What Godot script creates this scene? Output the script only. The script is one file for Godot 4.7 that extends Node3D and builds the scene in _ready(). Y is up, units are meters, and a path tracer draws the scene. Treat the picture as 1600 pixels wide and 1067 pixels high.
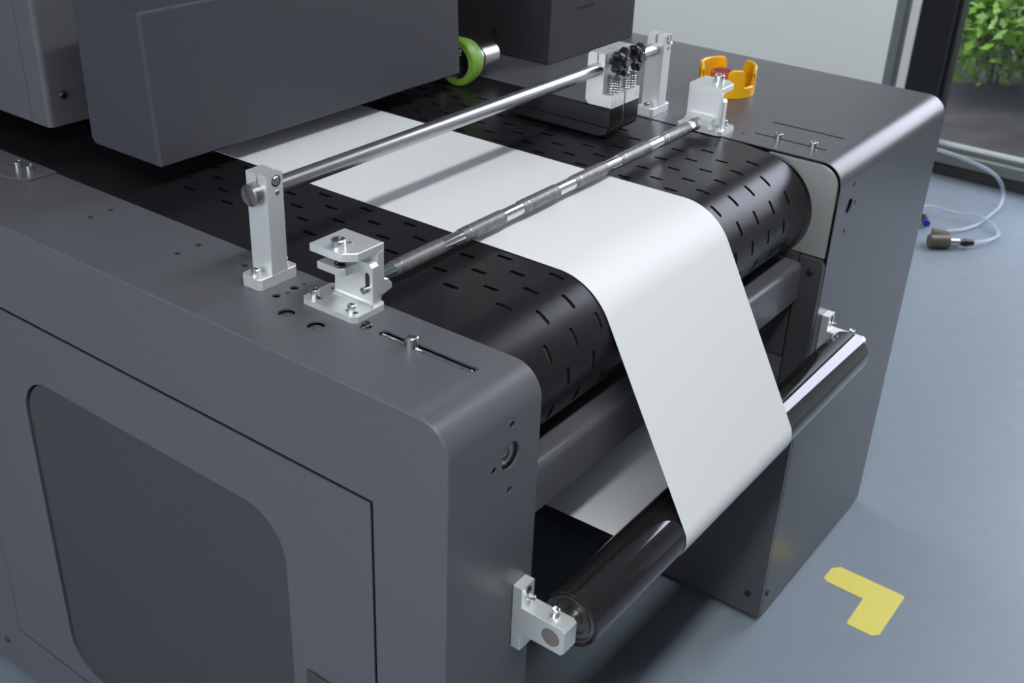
extends Node3D

const TOP := 0.967          # height of the machine's table

# ------------------------------------------------------------------ geometry helper
class Geo:
	var v := PackedVector3Array()
	var n := PackedVector3Array()
	var c := PackedColorArray()
	var colored := false
	var tint := Color.WHITE
	var xf := Transform3D.IDENTITY

	func tri(a: Vector3, b: Vector3, d: Vector3, na: Vector3, nb: Vector3, nd: Vector3) -> void:
		a = xf * a
		b = xf * b
		d = xf * d
		na = (xf.basis * na).normalized()
		nb = (xf.basis * nb).normalized()
		nd = (xf.basis * nd).normalized()
		if (b - a).cross(d - a).dot(na + nb + nd) > 0.0:
			var t := b
			b = d
			d = t
			t = nb
			nb = nd
			nd = t
		v.append_array(PackedVector3Array([a, b, d]))
		n.append_array(PackedVector3Array([na, nb, nd]))
		if colored:
			c.append_array(PackedColorArray([tint, tint, tint]))

	func flat(a: Vector3, b: Vector3, d: Vector3, nn: Vector3) -> void:
		tri(a, b, d, nn, nn, nn)

	func quad(a: Vector3, b: Vector3, d: Vector3, e: Vector3, nn: Vector3) -> void:
		tri(a, b, d, nn, nn, nn)
		tri(a, d, e, nn, nn, nn)

	func box(lo: Vector3, hi: Vector3, ch := 0.0006) -> void:
		var corner := func(s: Array, ax: int) -> Vector3:
			var p := Vector3.ZERO
			for k in 3:
				p[k] = (hi[k] if s[k] > 0 else lo[k]) - (0.0 if k == ax else ch * s[k])
			return p
		for ax in 3:
			var b := (ax + 1) % 3
			var d := (ax + 2) % 3
			for s in [-1, 1]:
				var q := []
				for sb in [[-1, -1], [1, -1], [1, 1], [-1, 1]]:
					var sg := [0, 0, 0]
					sg[ax] = s
					sg[b] = sb[0]
					sg[d] = sb[1]
					q.append(corner.call(sg, ax))
				var nn := Vector3.ZERO
				nn[ax] = s
				quad(q[0], q[1], q[2], q[3], nn)
		if ch <= 0.0:
			return
		for ax in 3:
			var b := (ax + 1) % 3
			var d := (ax + 2) % 3
			for sb in [-1, 1]:
				for sd in [-1, 1]:
					var s0 := [0, 0, 0]
					s0[ax] = -1
					s0[b] = sb
					s0[d] = sd
					var s1 := s0.duplicate()
					s1[ax] = 1
					var nn := Vector3.ZERO
					nn[b] = sb
					nn[d] = sd
					quad(corner.call(s0, b), corner.call(s1, b), corner.call(s1, d), corner.call(s0, d), nn.normalized())
		for i in 8:
			var s := [1 if i & 1 else -1, 1 if i & 2 else -1, 1 if i & 4 else -1]
			flat(corner.call(s, 0), corner.call(s, 1), corner.call(s, 2), Vector3(s[0], s[1], s[2]).normalized())

	# point of a plane across one axis: X -> (z, y), Y -> (x, z), Z -> (x, y)
	static func at(axis: int, p: Vector2, h: float) -> Vector3:
		if axis == 0:
			return Vector3(h, p.y, p.x)
		if axis == 1:
			return Vector3(p.x, h, p.y)
		return Vector3(p.x, p.y, h)

	static func ccw(poly: PackedVector2Array) -> PackedVector2Array:
		if Geometry2D.is_polygon_clockwise(poly):
			poly = poly.duplicate()
			poly.reverse()
		return poly

	static func inset(poly: PackedVector2Array, ch: float) -> PackedVector2Array:
		var r := PackedVector2Array()
		var m := poly.size()
		for i in m:
			var e0 := (poly[i] - poly[(i + m - 1) % m]).normalized()
			var e1 := (poly[(i + 1) % m] - poly[i]).normalized()
			var n0 := Vector2(e0.y, -e0.x)
			var n1 := Vector2(e1.y, -e1.x)
			var s := (n0 + n1)
			var l := s.length_squared()
			r.append(poly[i] - s * (2.0 * ch / maxf(l, 0.3)))
		return r

	# walls round a polygon; out = 1 for an outer wall, -1 for the wall of a hole
	func walls(poly: PackedVector2Array, axis: int, h0: float, h1: float, out := 1.0) -> void:
		var m := poly.size()
		var en := []
		for i in m:
			var e := (poly[(i + 1) % m] - poly[i]).normalized()
			en.append(Vector2(e.y, -e.x) * out)
		for i in m:
			var j := (i + 1) % m
			var n0: Vector2 = en[i]
			var n1: Vector2 = en[i]
			if en[i].dot(en[(i + m - 1) % m]) > 0.85:
				n0 = (en[i] + en[(i + m - 1) % m]).normalized()
			if en[i].dot(en[j]) > 0.85:
				n1 = (en[i] + en[j]).normalized()
			var a0 := at(axis, n0, 0.0)
			var a1 := at(axis, n1, 0.0)
			tri(at(axis, poly[i], h0), at(axis, poly[j], h0), at(axis, poly[j], h1), a0, a1, a1)
			tri(at(axis, poly[i], h0), at(axis, poly[j], h1), at(axis, poly[i], h1), a0, a1, a0)

	func cap(poly: PackedVector2Array, axis: int, h: float, s: float) -> void:
		var nn := Vector3.ZERO
		nn[axis] = s
		var ix := Geometry2D.triangulate_polygon(poly)
		for i in range(0, ix.size(), 3):
			flat(at(axis, poly[ix[i]], h), at(axis, poly[ix[i + 1]], h), at(axis, poly[ix[i + 2]], h), nn)

	func prism(poly_in: PackedVector2Array, axis: int, h0: float, h1: float, ch := 0.0006) -> void:
		var poly := ccw(poly_in)
		walls(poly, axis, h0 + ch, h1 - ch)
		var small := inset(poly, ch) if ch > 0.0 else poly
		cap(small, axis, h0, -1.0)
		cap(small, axis, h1, 1.0)
		if ch > 0.0:
			var m := poly.size()
			for i in m:
				var j := (i + 1) % m
				var e := (poly[j] - poly[i]).normalized()
				for s in [-1.0, 1.0]:
					var hh := h0 if s < 0.0 else h1
					var nn := at(axis, Vector2(e.y, -e.x), 0.0)
					nn[axis] = s
					quad(at(axis, poly[i], hh - s * ch), at(axis, poly[j], hh - s * ch), at(axis, small[j], hh), at(axis, small[i], hh), nn.normalized())

	# flat convex outline with convex holes: split by straight cuts until one hole is left in each piece
	func pierced(outline: PackedVector2Array, holes: Array, axis: int, h: float, s: float, depth := 0.0) -> void:
		if depth > 0.0:
			for hole in holes:
				walls(ccw(hole), axis, h - s * depth, h, -1.0)
		_split(ccw(outline), holes, axis, h, s)

	func _split(outline: PackedVector2Array, holes: Array, axis: int, h: float, s: float) -> void:
		if holes.is_empty():
			cap(outline, axis, h, s)
			return
		if holes.size() == 1:
			_ring(outline, ccw(holes[0]), axis, h, s)
			return
		for k in 2:
			var spans := []
			for hole in holes:
				var lo := INF
				var hi := -INF
				for p in hole:
					lo = minf(lo, p[k])
					hi = maxf(hi, p[k])
				spans.append([lo, hi, hole])
			spans.sort_custom(func(a, b): return a[0] < b[0])
			var reach: float = spans[0][1]
			for i in range(1, spans.size()):
				if spans[i][0] > reach + 1e-5:
					var cut: float = (spans[i][0] + reach) / 2.0
					var big := 50.0
					var left := PackedVector2Array([Vector2(-big, -big), Vector2(cut, -big), Vector2(cut, big), Vector2(-big, big)])
					var right := PackedVector2Array([Vector2(cut, -big), Vector2(big, -big), Vector2(big, big), Vector2(cut, big)])
					if k == 1:
						left = PackedVector2Array([Vector2(-big, -big), Vector2(big, -big), Vector2(big, cut), Vector2(-big, cut)])
						right = PackedVector2Array([Vector2(-big, cut), Vector2(big, cut), Vector2(big, big), Vector2(-big, big)])
					var a := Geometry2D.intersect_polygons(outline, left)
					var b := Geometry2D.intersect_polygons(outline, right)
					var ha := []
					var hb := []
					for j in spans.size():
						(ha if j < i else hb).append(spans[j][2])
					_split(ccw(a[0]), ha, axis, h, s)
					_split(ccw(b[0]), hb, axis, h, s)
					return
				reach = maxf(reach, spans[i][1])
		cap(outline, axis, h, s)

	static func _reach(poly: PackedVector2Array, mid: Vector2, ang: float) -> Vector2:
		var d := Vector2(cos(ang), sin(ang))
		var best := mid
		for i in poly.size():
			var hit = Geometry2D.segment_intersects_segment(mid, mid + d * 100.0, poly[i], poly[(i + 1) % poly.size()])
			if hit != null and hit.distance_to(mid) > best.distance_to(mid):
				best = hit
		return best

	func _ring(outer: PackedVector2Array, inner: PackedVector2Array, axis: int, h: float, s: float) -> void:
		var mid := Vector2.ZERO
		for p in inner:
			mid += p / inner.size()
		var angles := []
		for k in 2:
			for p in (outer if k == 0 else inner):
				angles.append([fposmod((p - mid).angle(), TAU), p, k])
		angles.sort_custom(func(a, b): return a[0] < b[0])
		var o := []
		var q := []
		for a in angles:
			o.append(a[1] if a[2] == 0 else _reach(outer, mid, a[0]))
			q.append(a[1] if a[2] == 1 else _reach(inner, mid, a[0]))
		var nn := Vector3.ZERO
		nn[axis] = s
		for i in o.size():
			var j := (i + 1) % o.size()
			quad(at(axis, o[i], h), at(axis, o[j], h), at(axis, q[j], h), at(axis, q[i], h), nn)

	# turned shape: profile of (distance along the axis, radius)
	func lathe(a: Vector3, dir: Vector3, prof: Array, seg := 28, smooth := false) -> void:
		dir = dir.normalized()
		var side := dir.cross(Vector3.UP if absf(dir.y) < 0.9 else Vector3.RIGHT).normalized()
		var up := dir.cross(side).normalized()
		var nrm := []
		for i in prof.size() - 1:
			var e: Vector2 = prof[i + 1] - prof[i]
			nrm.append(Vector2(-e.y, e.x).normalized())
		for i in prof.size() - 1:
			var p: Vector2 = prof[i]
			var q: Vector2 = prof[i + 1]
			if p.distance_to(q) < 1e-7:
				continue
			var np: Vector2 = nrm[i]
			var nq: Vector2 = nrm[i]
			if smooth:
				if i > 0:
					np = (nrm[i] + nrm[i - 1]).normalized()
				if i < nrm.size() - 1:
					nq = (nrm[i] + nrm[i + 1]).normalized()
			for k in seg:
				var r0 := side * cos(TAU * k / seg) + up * sin(TAU * k / seg)
				var r1 := side * cos(TAU * (k + 1) / seg) + up * sin(TAU * (k + 1) / seg)
				var p0 := a + dir * p.x + r0 * p.y
				var p1 := a + dir * p.x + r1 * p.y
				var q0 := a + dir * q.x + r0 * q.y
				var q1 := a + dir * q.x + r1 * q.y
				if p.y > 1e-7:
					tri(p0, p1, q1, dir * np.x + r0 * np.y, dir * np.x + r1 * np.y, dir * nq.x + r1 * nq.y)
				if q.y > 1e-7:
					tri(p0, q1, q0, dir * np.x + r0 * np.y, dir * nq.x + r1 * nq.y, dir * nq.x + r0 * nq.y)

	func cyl(a: Vector3, b: Vector3, r: float, ch := 0.0006, seg := 28) -> void:
		var l := a.distance_to(b)
		lathe(a, b - a, [Vector2(0, 0), Vector2(0, r - ch), Vector2(ch, r), Vector2(l - ch, r), Vector2(l, r - ch), Vector2(l, 0)], seg)

	# socket-head screw standing on p, pointing along dir
	func socket_screw(p: Vector3, dir: Vector3, r: float, hh: float) -> void:
		lathe(p, dir, [Vector2(0, r), Vector2(hh - 0.0007, r), Vector2(hh, r - 0.0007), Vector2(hh, r * 0.62), Vector2(hh * 0.45, r * 0.62), Vector2(hh * 0.45, 0)], 24)
		lathe(p, dir, [Vector2(hh - 0.0003, r * 0.64), Vector2(hh - 0.0003, r * 0.52), Vector2(hh * 0.4, r * 0.52)], 6)

	# tube along a path
	func sweep(pts: PackedVector3Array, r: float, seg := 12) -> void:
		var m := pts.size()
		var up := Vector3(0.13, 1.0, 0.07).normalized()
		var rings := []
		for i in m:
			var t := (pts[mini(i + 1, m - 1)] - pts[maxi(i - 1, 0)]).normalized()
			var s := t.cross(up).normalized()
			up = s.cross(t).normalized()
			var ring := []
			for k in seg:
				ring.append(s * cos(TAU * k / seg) + up * sin(TAU * k / seg))
			rings.append(ring)
		for i in m - 1:
			for k in seg:
				var k2 := (k + 1) % seg
				var a0: Vector3 = rings[i][k]
				var a1: Vector3 = rings[i][k2]
				var b0: Vector3 = rings[i + 1][k]
				var b1: Vector3 = rings[i + 1][k2]
				tri(pts[i] + a0 * r, pts[i] + a1 * r, pts[i + 1] + b1 * r, a0, a1, b1)
				tri(pts[i] + a0 * r, pts[i + 1] + b1 * r, pts[i + 1] + b0 * r, a0, b1, b0)

	func mesh(offset: Vector3) -> ArrayMesh:
		var w := PackedVector3Array()
		w.resize(v.size())
		for i in v.size():
			w[i] = v[i] - offset
		var arr := []
		arr.resize(Mesh.ARRAY_MAX)
		arr[Mesh.ARRAY_VERTEX] = w
		arr[Mesh.ARRAY_NORMAL] = n
		if colored:
			arr[Mesh.ARRAY_COLOR] = c
		var m := ArrayMesh.new()
		m.add_surface_from_arrays(Mesh.PRIMITIVE_TRIANGLES, arr)
		return m


# ------------------------------------------------------------------ outlines
func circle(x: float, y: float, r: float, seg := 24) -> PackedVector2Array:
	var p := PackedVector2Array()
	for k in seg:
		p.append(Vector2(x + r * cos(TAU * k / seg), y + r * sin(TAU * k / seg)))
	return p


func rect(x0: float, y0: float, x1: float, y1: float) -> PackedVector2Array:
	return PackedVector2Array([Vector2(x0, y0), Vector2(x1, y0), Vector2(x1, y1), Vector2(x0, y1)])


func cut_rect(x0: float, y0: float, x1: float, y1: float, k: float) -> PackedVector2Array:
	return PackedVector2Array([Vector2(x0 + k, y0), Vector2(x1 - k, y0), Vector2(x1, y0 + k), Vector2(x1, y1 - k), Vector2(x1 - k, y1), Vector2(x0 + k, y1), Vector2(x0, y1 - k), Vector2(x0, y0 + k)])


func round_rect(x0: float, y0: float, x1: float, y1: float, r: float, seg := 8) -> PackedVector2Array:
	var p := PackedVector2Array()
	var mids := [Vector2(x1 - r, y1 - r), Vector2(x0 + r, y1 - r), Vector2(x0 + r, y0 + r), Vector2(x1 - r, y0 + r)]
	for q in 4:
		for k in seg + 1:
			var a := PI / 2.0 * (q + float(k) / seg)
			p.append(mids[q] + Vector2(cos(a), sin(a)) * r)
	return p


# stadium along the second coordinate (y0 to y1) or the first
func stadium(x: float, y0: float, y1: float, r: float, along_first := false, seg := 8) -> PackedVector2Array:
	var p := PackedVector2Array()
	for k in seg + 1:
		var a := PI * k / seg
		p.append(Vector2(x + r * cos(a), y1 - r + r * sin(a)))
	for k in seg + 1:
		var a := PI + PI * k / seg
		p.append(Vector2(x + r * cos(a), y0 + r + r * sin(a)))
	if along_first:
		for i in p.size():
			p[i] = Vector2(p[i].y, p[i].x)
	return p


# ------------------------------------------------------------------ nodes
var used := {}


func numbered(called: String) -> String:
	var k: int = used.get(called, 0)
	used[called] = k + 1
	return called if k == 0 else "%s_%03d" % [called, k]


func thing(called: String, label: String, category: String, base: Vector3, group := "") -> Node3D:
	var o := Node3D.new()
	o.name = numbered(called)
	add_child(o)
	o.position = base
	o.set_meta("label", label)
	o.set_meta("category", category)
	if group:
		o.set_meta("group", group)
	return o


func world_of(o: Node3D) -> Vector3:
	var p := Vector3.ZERO
	var k: Node = o
	while k != self and k is Node3D:
		p += (k as Node3D).position
		k = k.get_parent()
	return p


func part(parent: Node3D, called: String, g: Geo, m: Material, label := "") -> MeshInstance3D:
	var o := MeshInstance3D.new()
	o.name = called
	o.mesh = g.mesh(world_of(parent))
	o.material_override = m
	parent.add_child(o, true)
	if label:
		o.set_meta("label", label)
	return o


func solid(called: String, g: Geo, m: Material, base: Vector3, label: String, category: String, group := "") -> MeshInstance3D:
	var o := MeshInstance3D.new()
	o.name = numbered(called)
	o.position = base
	o.mesh = g.mesh(base)
	o.material_override = m
	add_child(o)
	o.set_meta("label", label)
	o.set_meta("category", category)
	if group:
		o.set_meta("group", group)
	return o


func structure(called: String, g: Geo, m: Material, label := "") -> MeshInstance3D:
	var o := MeshInstance3D.new()
	o.name = called
	o.mesh = g.mesh(Vector3.ZERO)
	o.material_override = m
	add_child(o)
	o.set_meta("kind", "structure")
	if label:
		o.set_meta("label", label)
		o.set_meta("category", called.split("_")[0])
	return o


# ------------------------------------------------------------------ materials
func noise_tex(freq: float, seed_: int, lo: Color, hi: Color, size := 512, octaves := 4) -> NoiseTexture2D:
	var f := FastNoiseLite.new()
	f.noise_type = FastNoiseLite.TYPE_SIMPLEX_SMOOTH
	f.frequency = freq
	f.seed = seed_
	f.fractal_octaves = octaves
	var t := NoiseTexture2D.new()
	t.width = size
	t.height = size
	t.seamless = true
	t.noise = f
	var g := Gradient.new()
	g.set_color(0, lo)
	g.set_color(1, hi)
	t.color_ramp = g
	return t


func normal_tex(freq: float, seed_: int, strength: float, size := 512) -> NoiseTexture2D:
	var f := FastNoiseLite.new()
	f.noise_type = FastNoiseLite.TYPE_SIMPLEX
	f.frequency = freq
	f.seed = seed_
	f.fractal_octaves = 3
	var t := NoiseTexture2D.new()
	t.width = size
	t.height = size
	t.seamless = true
	t.as_normal_map = true
	t.bump_strength = strength
	t.noise = f
	return t


func lin(r: float, g: float, b: float) -> Color:
	return Color(r, g, b).linear_to_srgb()


func mat(called: String, col: Color, rough: float, metal := 0.0, spec := 0.5) -> StandardMaterial3D:
	var m := StandardMaterial3D.new()
	m.resource_name = called
	m.albedo_color = col
	m.roughness = rough
	m.metallic = metal
	m.metallic_specular = spec
	return m


func triplanar(m: StandardMaterial3D, scale_: float) -> void:
	m.uv1_triplanar = true
	m.uv1_world_triplanar = true
	m.uv1_scale = Vector3.ONE * scale_


var M := {}


func materials() -> void:
	# powder-coated sheet metal: fine orange-peel grain
	var grain := normal_tex(0.12, 3, 2.2)
	var coat := noise_tex(0.05, 5, Color(0.94, 0.94, 0.95), Color(1, 1, 1))
	for a in [["paint", lin(0.085, 0.087, 0.094), 0.325], ["paint_dark", lin(0.043, 0.044, 0.045), 0.5], ["paint_head", lin(0.042, 0.043, 0.051), 0.45], ["paint_box", lin(0.024, 0.0245, 0.028), 0.6], ["paint_black", lin(0.030, 0.029, 0.034), 0.5]]:
		var m := mat(a[0], a[1], a[2])
		m.metallic_specular = 0.43
		m.albedo_texture = coat
		m.normal_enabled = true
		m.normal_texture = grain
		m.normal_scale = 0.12
		triplanar(m, 6.0)
		M[a[0]] = m
	# anodised aluminium
	M.alu = mat("anodised_aluminium", lin(0.73, 0.76, 0.735), 0.36, 0.70)
	M.alu.normal_enabled = true
	M.alu.normal_texture = grain
	M.alu.normal_scale = 0.08
	triplanar(M.alu, 14.0)
	M.steel = mat("polished_steel", lin(0.50, 0.495, 0.49), 0.26, 1.0)
	M.chrome = mat("chrome", lin(0.78, 0.79, 0.82), 0.1, 1.0)
	M.screw = mat("zinc_screw", lin(0.66, 0.67, 0.67), 0.22, 1.0)
	M.knurl = mat("worn_grey_sleeve", lin(0.26, 0.255, 0.25), 0.38, 0.6)
	M.knurl.albedo_texture = noise_tex(0.02, 11, Color(0.72, 0.72, 0.72), Color(1, 1, 1))
	triplanar(M.knurl, 9.0)
	M.nickel = mat("dull_nickel", lin(0.36, 0.35, 0.33), 0.33, 1.0)
	M.bronze = mat("shaft_end", lin(0.17, 0.155, 0.14), 0.5, 0.4)
	M.belt = mat("black_belt", lin(0.010, 0.0085, 0.010), 0.31, 0.0, 0.34)
	M.belt.normal_enabled = true
	M.belt.normal_texture = grain
	M.belt.normal_scale = 0.05
	M.belt.roughness_texture = noise_tex(0.01, 21, Color(0.88, 0.88, 0.88), Color(1, 1, 1))
	triplanar(M.belt, 5.0)
	M.black = mat("black_void", lin(0.006, 0.006, 0.007), 0.8)  # black that stands in for the dark of holes and gaps
	M.rubber = mat("black_anodised_roller", lin(0.012, 0.010, 0.011), 0.07, 0.0, 0.68)
	M.paper = mat("white_label_web", lin(0.60, 0.612, 0.602), 0.5, 0.0, 0.34)
	M.plate = mat("grey_steel_plate", lin(0.24, 0.25, 0.235), 0.45, 0.3)
	M.blade = mat("black_spring_blade", lin(0.008, 0.007, 0.008), 0.3, 0.0, 0.26)
	M.black_plastic = mat("black_plastic", lin(0.01, 0.01, 0.011), 0.25)
	M.yellow = mat("amber_plastic", lin(0.80, 0.40, 0.005), 0.33)
	M.red = mat("red_card", lin(0.42, 0.10, 0.07), 0.5)
	M.white_plastic = mat("white_plastic", lin(0.75, 0.75, 0.74), 0.4)
	M.green = mat("green_roll", lin(0.17, 0.32, 0.045), 0.35)
	M.green.backlight_enabled = true
	M.green.backlight = lin(0.15, 0.32, 0.03)
	M.tape = mat("yellow_floor_tape", lin(0.66, 0.57, 0.085), 0.5)
	M.tape.albedo_texture = noise_tex(0.015, 8, Color(0.975, 0.975, 0.975), Color(1, 1, 1))
	triplanar(M.tape, 8.0)
	M.hose = mat("clear_hose", Color(0.70, 0.75, 0.80, 0.42), 0.3)
	M.hose.transparency = BaseMaterial3D.TRANSPARENCY_ALPHA
	M.brass = mat("grey_valve_body", lin(0.12, 0.105, 0.08), 0.4, 0.4)
	M.blue = mat("blue_collar", lin(0.02, 0.02, 0.35), 0.3)
	# setting
	M.floor = mat("epoxy_floor", lin(0.190, 0.226, 0.258), 0.44, 0.0, 0.34)
	M.floor.albedo_texture = noise_tex(0.02, 31, Color(0.965, 0.97, 0.97), Color(1, 1, 1), 512, 5)
	M.floor.roughness_texture = noise_tex(0.008, 33, Color(0.8, 0.8, 0.8), Color(1, 1, 1))
	triplanar(M.floor, 1.3)
	M.wall = mat("white_wall", lin(0.86, 0.89, 0.87), 0.6)
	M.grey_wall = mat("grey_wall", lin(0.26, 0.27, 0.28), 0.6)
	M.ceiling = mat("white_ceiling", lin(0.75, 0.76, 0.76), 0.8)
	M.frame = mat("black_window_frame", lin(0.012, 0.012, 0.013), 0.35)
	M.alu_grey = mat("grey_aluminium_trim", lin(0.22, 0.245, 0.25), 0.4, 0.3)
	M.sill = mat("weathered_sill", lin(0.16, 0.175, 0.16), 0.5)
	M.sill_dark = mat("sill_gap_dark", lin(0.03, 0.03, 0.03), 0.5)  # dark tone painted for the shaded gap under the sill rail
	M.glass = mat("window_glass", Color(0.5, 0.55, 0.55, 0.015), 0.02, 0.0, 0.42)
	M.glass.transparency = BaseMaterial3D.TRANSPARENCY_ALPHA
	M.soil = mat("soil", lin(0.016, 0.012, 0.009), 0.95)
	M.soil.albedo_texture = noise_tex(0.04, 41, Color(0.45, 0.42, 0.4), Color(1, 1, 1))
	triplanar(M.soil, 1.2)
	M.bark = mat("bark", lin(0.05, 0.04, 0.03), 0.9)
	M.leaf = mat("leaf", Color.WHITE, 0.42)
	M.leaf.vertex_color_use_as_albedo = true
	M.leaf.backlight_enabled = true
	M.leaf.backlight = lin(0.35, 0.5, 0.15)
	M.lamp = mat("led_diffuser", Color.WHITE, 0.5)
	M.lamp.emission_enabled = true
	M.lamp.emission = Color(0.95, 0.98, 1.0)
	M.lamp.emission_energy_multiplier = 3.0
	M.lamp_body = mat("lamp_body", lin(0.7, 0.7, 0.7), 0.5)


# ------------------------------------------------------------------ camera, sky, lights
func camera_and_light() -> void:
	var cam := Camera3D.new()
	cam.name = "camera"
	cam.fov = 33.32
	cam.near = 0.05
	cam.far = 200.0
	cam.transform = Transform3D(Basis(Vector3(0.5964, 0.03807, 0.80178), Vector3(0.36782, 0.87487, -0.31514), Vector3(-0.71345, 0.48286, 0.50777)), Vector3(-0.72912, 1.5872, 0.59024)).orthonormalized()
	var at := CameraAttributesPhysical.new()
	at.frustum_focal_length = 40.0
	at.exposure_aperture = 8.0
	at.frustum_focus_distance = 1.62
	cam.attributes = at
	add_child(cam)
	cam.current = true

	var sky_mat := ProceduralSkyMaterial.new()      # bright overcast
	sky_mat.sky_top_color = Color(0.905, 0.925, 1.0)
	sky_mat.sky_horizon_color = Color(0.965, 0.97, 1.0)
	sky_mat.ground_bottom_color = Color(0.20, 0.20, 0.18)
	sky_mat.ground_horizon_color = Color(0.45, 0.47, 0.45)
	sky_mat.sky_energy_multiplier = 2.75
	sky_mat.ground_energy_multiplier = 0.3
	var sky := Sky.new()
	sky.sky_material = sky_mat
	var e := Environment.new()
	e.background_mode = Environment.BG_SKY
	e.sky = sky
	e.tonemap_mode = Environment.TONE_MAPPER_LINEAR
	e.tonemap_exposure = 0.86
	e.sdfgi_enabled = true
	e.ssao_enabled = true
	e.ssil_enabled = true
	var we := WorldEnvironment.new()
	we.name = "environment"
	we.environment = e
	add_child(we)

	# the room's linear ceiling lamps, all running across the room
	for a in [[Vector3(-0.4, 2.93, 0.78), 3.6, 0.86], [Vector3(1.85, 2.93, -2.4), 1.8, 0.70]]:
		ceiling_lamp(a[0], a[1], a[2])


func ceiling_lamp(p: Vector3, length: float, energy: float) -> void:
	var place := "close to the white wall and the window"
	if p.z > 0.0:
		place = "just in front of the machine's feed end"
	var t := thing("ceiling_lamp", "long white linear pendant lamp " + place, "lamp", p, "linear ceiling lamps")
	var g := Geo.new()
	g.box(p + Vector3(-length / 2, 0.0, -0.09), p + Vector3(length / 2, 0.07, 0.09), 0.004)
	part(t, "housing", g, M.lamp_body)
	g = Geo.new()
	g.box(p + Vector3(-length / 2 + 0.01, -0.008, -0.08), p + Vector3(length / 2 - 0.01, 0.0, 0.08), 0.002)
	part(t, "diffuser", g, M.lamp)
	for e in [-1.0, 1.0]:
		g = Geo.new()
		g.cyl(p + Vector3(e * length * 0.4, 0.07, 0), Vector3(p.x + e * length * 0.4, 4.4, p.z), 0.002, 0.0, 8)
		part(t, "suspension_wire", g, M.lamp_body)
	var l := AreaLight3D.new()
	l.name = "lamp_light"
	l.area_size = Vector2(length - 0.02, 0.16)
	l.light_energy = energy * 10.0
	l.light_color = Color(0.99, 0.995, 1.0)
	l.area_range = 12.0
	l.area_attenuation = 2.0
	l.shadow_enabled = true
	l.position = Vector3(0, -0.012, 0)
	l.rotation.x = -PI / 2
	t.add_child(l)


# ------------------------------------------------------------------ room
const LW_Y0 := 0.90
const LW_Y1 := 2.65
const LW_Z0 := -2.6
const LW_Z1 := 1.2


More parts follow.
